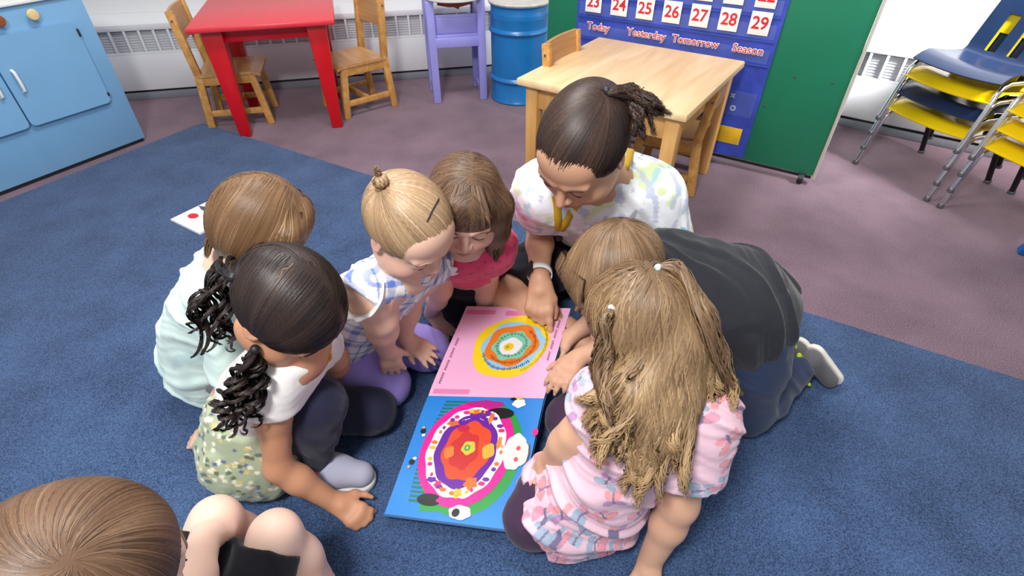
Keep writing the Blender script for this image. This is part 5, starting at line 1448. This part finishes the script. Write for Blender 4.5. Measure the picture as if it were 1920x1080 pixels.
    for tie, path in ((tieL, ((1143, 600), (1140, 640), (1130, 685), (1140, 730), (1150, 775))), (tieR, ((1262, 512), (1290, 548), (1308, 604), (1332, 664), (1372, 728)))):
        pts = [hit(h, x, y) + unit(hit(h, x, y) - hd.c) * .008 for x, y in path]
        for k in range(4):
            o = rng.normal(0, .005, (6, 3)) * np.array([0, .6, 1, 1.2, 1.5, 2])[:, None]
            H.lock(np.array([tie] + pts) + o, [.004, .008, .009, .009, .008, .002], 60, PALG, .0010, curl=.004, turns=2, M=30, frizz=.001)
    H.build(e)
    for t in (tieL, tieR):
        V, F = Sdf().ell(t, (.0065, .0065, .0065)).mesh(.002); np_mesh('hair_tie', V, F, mat('tie_aqua', srgb(190, 222, 232), .5), e)
    return e

# ------------------------------------------------------------------ boy in the foreground corner
def boy_corner():
    e = person((-.45, .14, .009), 'boy with short light brown hair and black shorts, bare knees drawn up, nearest the camera')
    hd = Head(PD(150, 1112, .50), V3(.42, .82, -.40), V3(-.1, .1, 1), .195, 1.06)
    sm = V3(-.455, .165, .39); lt = unit(V3(-.96, .28, 0)); shL, shR = sm + lt * .085, sm - lt * .085; nk = sm + V3(.015, .02, .045)
    pel = V3(-.50, .085, .12); hL, hR = pel + lt * .065, pel - lt * .065
    kL, kR = P(404, 978, .265), P(516, 1004, .26); aL, aR = V3(-.455, .44, .05), V3(-.325, .375, .05)
    eL, wL = V3(-.545, .245, .27), P(372, 1010, .325); eR, wR = V3(-.375, .20, .22), V3(-.335, .29, .2)
    eL, wL = P(340, 1140, .36), P(384, 1010, .30); 
    S = Sdf(); T = Torso(pel, sm, -lt, -lt, bend=(-.02, -.05, .0), size=1.0)
    kid_torso_sk(S, T, shR, shL, nk, hd)
    for sh, el, wr in ((shR, eR, wR), (shL, eL, wL)): limb(S, sh, el, .036, .029); limb(S, el, wr, .029, .022, .003)
    for hp, kn, an in ((hL, kL, aL), (hR, kR, aR)):
        limb(S, hp, kn, .056, .037, .002, .03); limb(S, kn, an, .036, .026, .007); S.cone(an, an + V3(-.03, .05, -.025), .024, .018, .02)
    hand(S, wL, V3(-.1, .7, -.7), V3(-.2, .6, .7), .10, -1, (14, 30, 26), 3, (20, 10))
    hand(S, wR, V3(.2, .8, -.3), V3(.1, .3, .9), .118, 1, (14, 20, 16), 5, (35, 10))
    hd.sdf(S)
    skin_body(e, S, .0035, SK_PALE, hd, bl=.25, floor=.0105)
    hd.features(S, e)
    c = Sdf(); T.add(c, .016, lo=.1); c.cone(shR, shL, .05, .05, .05)
    for sh, el in ((shR, eR), (shL, eL)):
        d = unit(el - sh); c.cone(sh, sh + d * .09, .05, .054, .03, cut=[(sh + d * .075, d)])
    c.cone(nk, hd.L(0, -.05, -.3), .044, .06, .01, 's')
    cloth(e, 'tee', c, .005, srgb(90, 110, 140), wrinkle(.005, 50, V3(.3, .4, .8), 25))
    c = Sdf(); T.add(c, .013, hi=.3)
    for hp, kn in ((hL, kL), (hR, kR)):
        d = unit(kn - hp); L = np.linalg.norm(kn - hp); c.cone(hp, kn, .070, .046, .03, cut=[(hp + d * L * .94, d)])
    cloth(e, 'black_shorts', c, .0035, srgb(22, 23, 32), wrinkle(.003, 50, V3(.6, .3, .5), 26), floor=.0105)
    h = Sdf(); hair_cap(h, hd, (.42, .50, .45), plane=((0, .38, .2), (0, .82, -.56)), zlow=-.34)
    H = Hair(); H.cap(h, .004, srgb(96, 71, 53))
    cw = hit(h, 134, 1052)
    PALH = [srgb(106, 79, 59), srgb(84, 61, 44), srgb(134, 106, 83), srgb(70, 50, 36), srgb(116, 89, 68)]
    def flow(p):
        d = p - cw[None]; d /= np.linalg.norm(d, axis=1, keepdims=True) + 1e-9
        n = p - hd.c[None]; n /= np.linalg.norm(n, axis=1, keepdims=True); sw = np.cross(n, d)
        return d - sw * .3 + hd.F[None] * .2
    st = cap_starts(hd, 12000, (.43, .51, .46), -.33)
    H.comb(h, st, flow, 14, .011, PALH, .0007, .0006)
    H.build(e)
    return e

# ------------------------------------------------------------------ the big picture book
def big_book():
    tl, tr, ml, mr, bl_, br = P(875, 574, .135), P(1070, 578, .135), P(803, 742, .10), P(1020, 747, .10), P(721, 963, .045), P(966, 995, .045)
    base = (ml + mr) / 2; e = empty('picture_book', (base[0], base[1], .05), 0, 'large open picture book with a pink page and a blue page held between the group', 'book')
    b0 = np.array(e.location)
    mats = {}
    def ink(*c):
        if c not in mats: mats[c] = mat('ink', srgb(*c), 0.45)
        return mats[c]
    class Page:
        """u to the right along the spine edge, v away from the spine; quad corners given"""
        def __init__(s, a, b, c, d): s.q = (a, b, c, d); s.n = unit(np.cross(b - a, d - a)); s.n = s.n if s.n[2] > 0 else -s.n
        def at(s, u, v, h=0.0):
            a, b, c, d = s.q; return a * (1 - u) * (1 - v) + b * u * (1 - v) + c * u * v + d * (1 - u) * v + s.n * h - b0
        def build(s, name, edge_m, face_m, th, polys, bul=.006):
            m = MB(); names = [face_m, edge_m]; n = 12
            def hh(v): return bul * math.sin(math.pi * min(1, v * 1.15) ** .6) if v < 1 else 0
            vs = []; fs = []
            for side in (0, 1):
                for j in range(n + 1):
                    for i in range(3): vs.append(s.at(i / 2, j / n, (hh(j / n) if side == 0 else -th)))
            Q = 3 * (n + 1)
            for j in range(n):
                for i in range(2):
                    a = j * 3 + i; fs.append((a, a + 1, a + 4, a + 3)); fs.append((Q + a, Q + a + 3, Q + a + 4, Q + a + 1))
            m.add(vs, fs, 0, True)
            rim = [0, 1, 2] + [j * 3 + 2 for j in range(1, n + 1)] + [n * 3 + 1, n * 3] + [j * 3 for j in range(n - 1, 0, -1)]
            m.add(vs, [(rim[k], Q + rim[k], Q + rim[(k + 1) % len(rim)], rim[(k + 1) % len(rim)]) for k in range(len(rim))], 1)
            lv = 0
            for colr, pts in polys:
                lv += 1; mt = ink(*colr)
                if mt not in names: names.append(mt)
                mi = names.index(mt); hgt = .0004 + .00005 * lv
                cu, cv = np.mean([p[0] for p in pts]), np.mean([p[1] for p in pts]); N = len(pts)
                vv = [s.at(cu, cv, hh(cv) + hgt)]; K = 4
                for r_ in range(1, K + 1):
                    for (u, v) in pts: uu, w_ = cu + (u - cu) * r_ / K, cv + (v - cv) * r_ / K; vv.append(s.at(uu, w_, hh(min(max(w_, 0), .999)) + hgt))
                ff = [(0, 1 + k, 1 + (k + 1) % N) for k in range(N)]
                for r_ in range(K - 1):
                    o = 1 + r_ * N
                    ff += [(o + k, o + N + k, o + N + (k + 1) % N, o + (k + 1) % N) for k in range(N)]
                m.add(vv, ff, mi)
            return m.build(name, names, e)
    def ob(cu, cv, ru, rv, n=40, wob=0, w=5, ph=0): return [(cu + ru * math.cos(2 * math.pi * k / n) * (1 + wob * math.sin(w * 2 * math.pi * k / n + ph)), cv + rv * math.sin(2 * math.pi * k / n) * (1 + wob * math.sin(w * 2 * math.pi * k / n + ph))) for k in range(n)]
    def quad(u0, v0, u1, v1): return [(u0, v0), (u1, v0), (u1, v1), (u0, v1)]
    # pink page: v from the spine (0) to the far edge (1)
    A = [((226, 128, 176), quad(.02, .90, .30, .955)), ((226, 128, 176), quad(.40, .89, .63, .95)), ((226, 128, 176), quad(.03, .02, .34, .06))]
    cu, cv = .565, .53
    A += [((246, 214, 30), ob(cu - .005, cv, .335, .355, 48, .03, 5, .5)), ((150, 204, 232), ob(cu + .015, cv + .01, .275, .285, 48, .05, 6, 1)), ((234, 124, 32), ob(cu + .005, cv + .01, .235, .235, 48, .06, 5, 2)),
          ((128, 206, 176), ob(cu, cv + .0, .165, .165, 48, .08, 6, .3)), ((240, 236, 240), ob(cu - .005, cv - .015, .10, .10, 40, .05, 5, 0)), ((236, 206, 40), ob(cu - .02, cv - .02, .045, .045, 24)), ((186, 160, 40), ob(cu - .03, cv - .02, .018, .018, 16)),
          ((240, 206, 20), [(.60, .80), (.83, .72), (.86, .80), (.80, .88), (.64, .93)])]
    def curved_text(cu, cv, ru, rv, a0, a1, n, colr, w=.012):
        for k in range(n):
            a = math.radians(a0 + (a1 - a0) * (k + .5) / n); da = math.radians((a1 - a0) / n * .3); h_ = .006 + .004 * ((k * 7) % 3)
            A.append((colr, [(cu + (ru - h_) * math.cos(a - da), cv + (rv - h_) * math.sin(a - da)), (cu + (ru - h_) * math.cos(a + da), cv + (rv - h_) * math.sin(a + da)), (cu + (ru + h_) * math.cos(a + da), cv + (rv + h_) * math.sin(a + da)), (cu + (ru + h_) * math.cos(a - da), cv + (rv + h_) * math.sin(a - da))]))
    curved_text(cu + .01, cv, .255, .265, 200, 320, 30, (70, 90, 140)); curved_text(cu + .01, cv, .20, .20, 215, 420, 34, (176, 92, 36)); curved_text(cu, cv, .13, .13, 30, 390, 26, (96, 166, 142)); curved_text(cu + .0, cv, .31, .33, 300, 420, 34, (200, 170, 30))
    for k in range(22):
        if k % 6 != 5: A.append(((150, 96, 124), quad(.055 + .0 * k, .10 + k * .022, .066, .10 + k * .022 + .015)))
        if k % 5 != 4: A.append(((168, 110, 140), quad(.925, .36 + k * .025, .937, .36 + k * .025 + .018)))
    Page(ml, mr, tr, tl).build('pink_page', M_WHITE, mat('pink_paper', srgb(240, 178, 214), .5), .006, A)
    # blue page: v from the spine down to the near edge
    B = [((34, 150, 70), [(.19, .02), (.42, .0), (.20, .92), (.38, .93), (.20, .92), (.17, .55)])]
    B = [((40, 156, 66), ob(.52, .50, .40, .46, 60)), ((40, 156, 66), [(.24, .60), (.40, .70), (.52, .94), (.25, .95), (.22, .75)])]
    for k in range(26):
        v = .05 + k * .033; x0 = .20 - .05 * math.sin((v - .05) * 3.2) ; B.append(((26, 118, 92), quad(x0 - .03, v, x0 + .19 - .10 * math.sin((v - .05) * 3.0), v + .016)))
    cu, cv = .475, .475
    B += [((236, 16, 150), ob(cu + .0, cv, .37, .43, 60)), ((20, 18, 22), ob(.66, .155, .12, .05, 24)), ((20, 18, 22), ob(.30, .865, .095, .045, 24)), ((250, 246, 248), ob(cu - .005, cv - .0, .31, .365, 60, .02, 11)),
          ((104, 22, 160), ob(cu - .005, cv, .245, .295, 60, .02, 9)), ((232, 74, 34), ob(cu - .0, cv, .19, .235, 60, .05, 7)), ((206, 44, 44), ob(cu - .02, cv, .115, .15, 48, .08, 6)), ((226, 200, 60), ob(cu + .01, cv - .02, .055, .055, 30, .08, 5)), ((90, 170, 90), ob(cu, cv - .02, .026, .026, 20)), ((230, 220, 90), ob(cu, cv - .02, .01, .01, 14)),
          ((226, 180, 60), ob(.65, .47, .05, .06, 24, .1, 4)), ((232, 130, 50), ob(.34, .50, .04, .05, 24, .1, 4)), ((200, 30, 60), ob(.40, .30, .05, .03, 20)), ((236, 120, 40), ob(.58, .72, .05, .045, 20, .2, 5)), ((240, 190, 50), ob(.50, .80, .035, .035, 16, .2, 5)), ((226, 50, 130), ob(.33, .75, .03, .03, 16, .2, 5)), ((190, 30, 140), ob(.52, .075, .16, .035, 24, .1, 7)),
          ((236, 140, 60), ob(.60, .20, .02, .05, 16, .2, 5)), ((236, 140, 60), ob(.72, .40, .02, .05, 16, .2, 5)), ((232, 100, 60), ob(.30, .26, .05, .025, 16, .2, 5)), ((110, 30, 160), ob(.50, .165, .10, .035, 20, .15, 6)), ((236, 120, 40), ob(.45, .15, .05, .02, 16, .2, 5)), ((110, 30, 160), ob(.27, .72, .04, .02, 16, .2, 5)),
          ((248, 244, 240), ob(.80, .06, .055, .04, 20, .12, 5)), ((30, 26, 28), ob(.745, .02, .03, .015, 14)), ((238, 200, 90), ob(.79, .01, .03, .012, 14)),
          ((250, 246, 246), ob(.56, .93, .085, .05, 28, .06, 6)), ((24, 22, 24), ob(.53, .935, .03, .03, 16)), ((250, 246, 246), ob(.86, .46, .09, .14, 36, .04, 7)), ((236, 30, 140), ob(.99, .30, .025, .03, 14)), ((248, 226, 218), ob(.905, .475, .075, .095, 32)), ((230, 80, 100), ob(.885, .435, .018, .018, 14)), ((230, 80, 100), ob(.885, .52, .018, .018, 14)), ((90, 60, 80), [(.97, .40), (.985, .47), (.975, .55), (.965, .55), (.972, .47), (.96, .40)]),
          ((20, 18, 20), ob(.075, .34, .022, .022, 14)), ((250, 250, 250), ob(.09, .375, .014, .012, 12)), ((236, 180, 60), ob(.07, .31, .012, .01, 10)), ((20, 18, 20), ob(.07, .60, .022, .022, 14)), ((250, 250, 250), ob(.085, .57, .016, .012, 12)), ((236, 180, 60), ob(.06, .64, .012, .01, 10))]
    for k in range(30):
        a = k * .41; B.append((((240, 120, 50), (120, 40, 160), (236, 40, 130), (244, 190, 60))[k % 4], ob(cu + .278 * math.cos(a), cv + .33 * math.sin(a), .012 + .008 * (k % 3), .016, 8)))
    Page(ml, mr, br, bl_).build('blue_page', mat('page_edge_blue', srgb(150, 200, 236), .5), mat('blue_paper', srgb(42, 136, 222), .4), .006, B)
    # cover boards and page block underneath
    for nm, q, th in (('front_cover', (ml, mr, br, bl_), .010), ('back_cover', (ml, mr, tr, tl), .010)):
        n = unit(np.cross(q[1] - q[0], q[3] - q[0])); n = n if n[2] > 0 else -n; c = sum(q) / 4
        vs = [p + (p - c) * .022 - n * .0065 - b0 for p in q] + [p + (p - c) * .022 - n * (.0065 + .004) - b0 for p in q]
        MB().add(vs, [(0, 1, 2, 3), (7, 6, 5, 4), (0, 4, 5, 1), (1, 5, 6, 2), (2, 6, 7, 3), (3, 7, 4, 0)]).build(nm, mat('cover_board', srgb(40, 90, 140), .4), e)
    return e

big_book()
for fn in (toddler_bun, girl_pink, girl_bob, girl_pigtails, woman, boy_kneeling, girl_long_hair, boy_corner): fn()
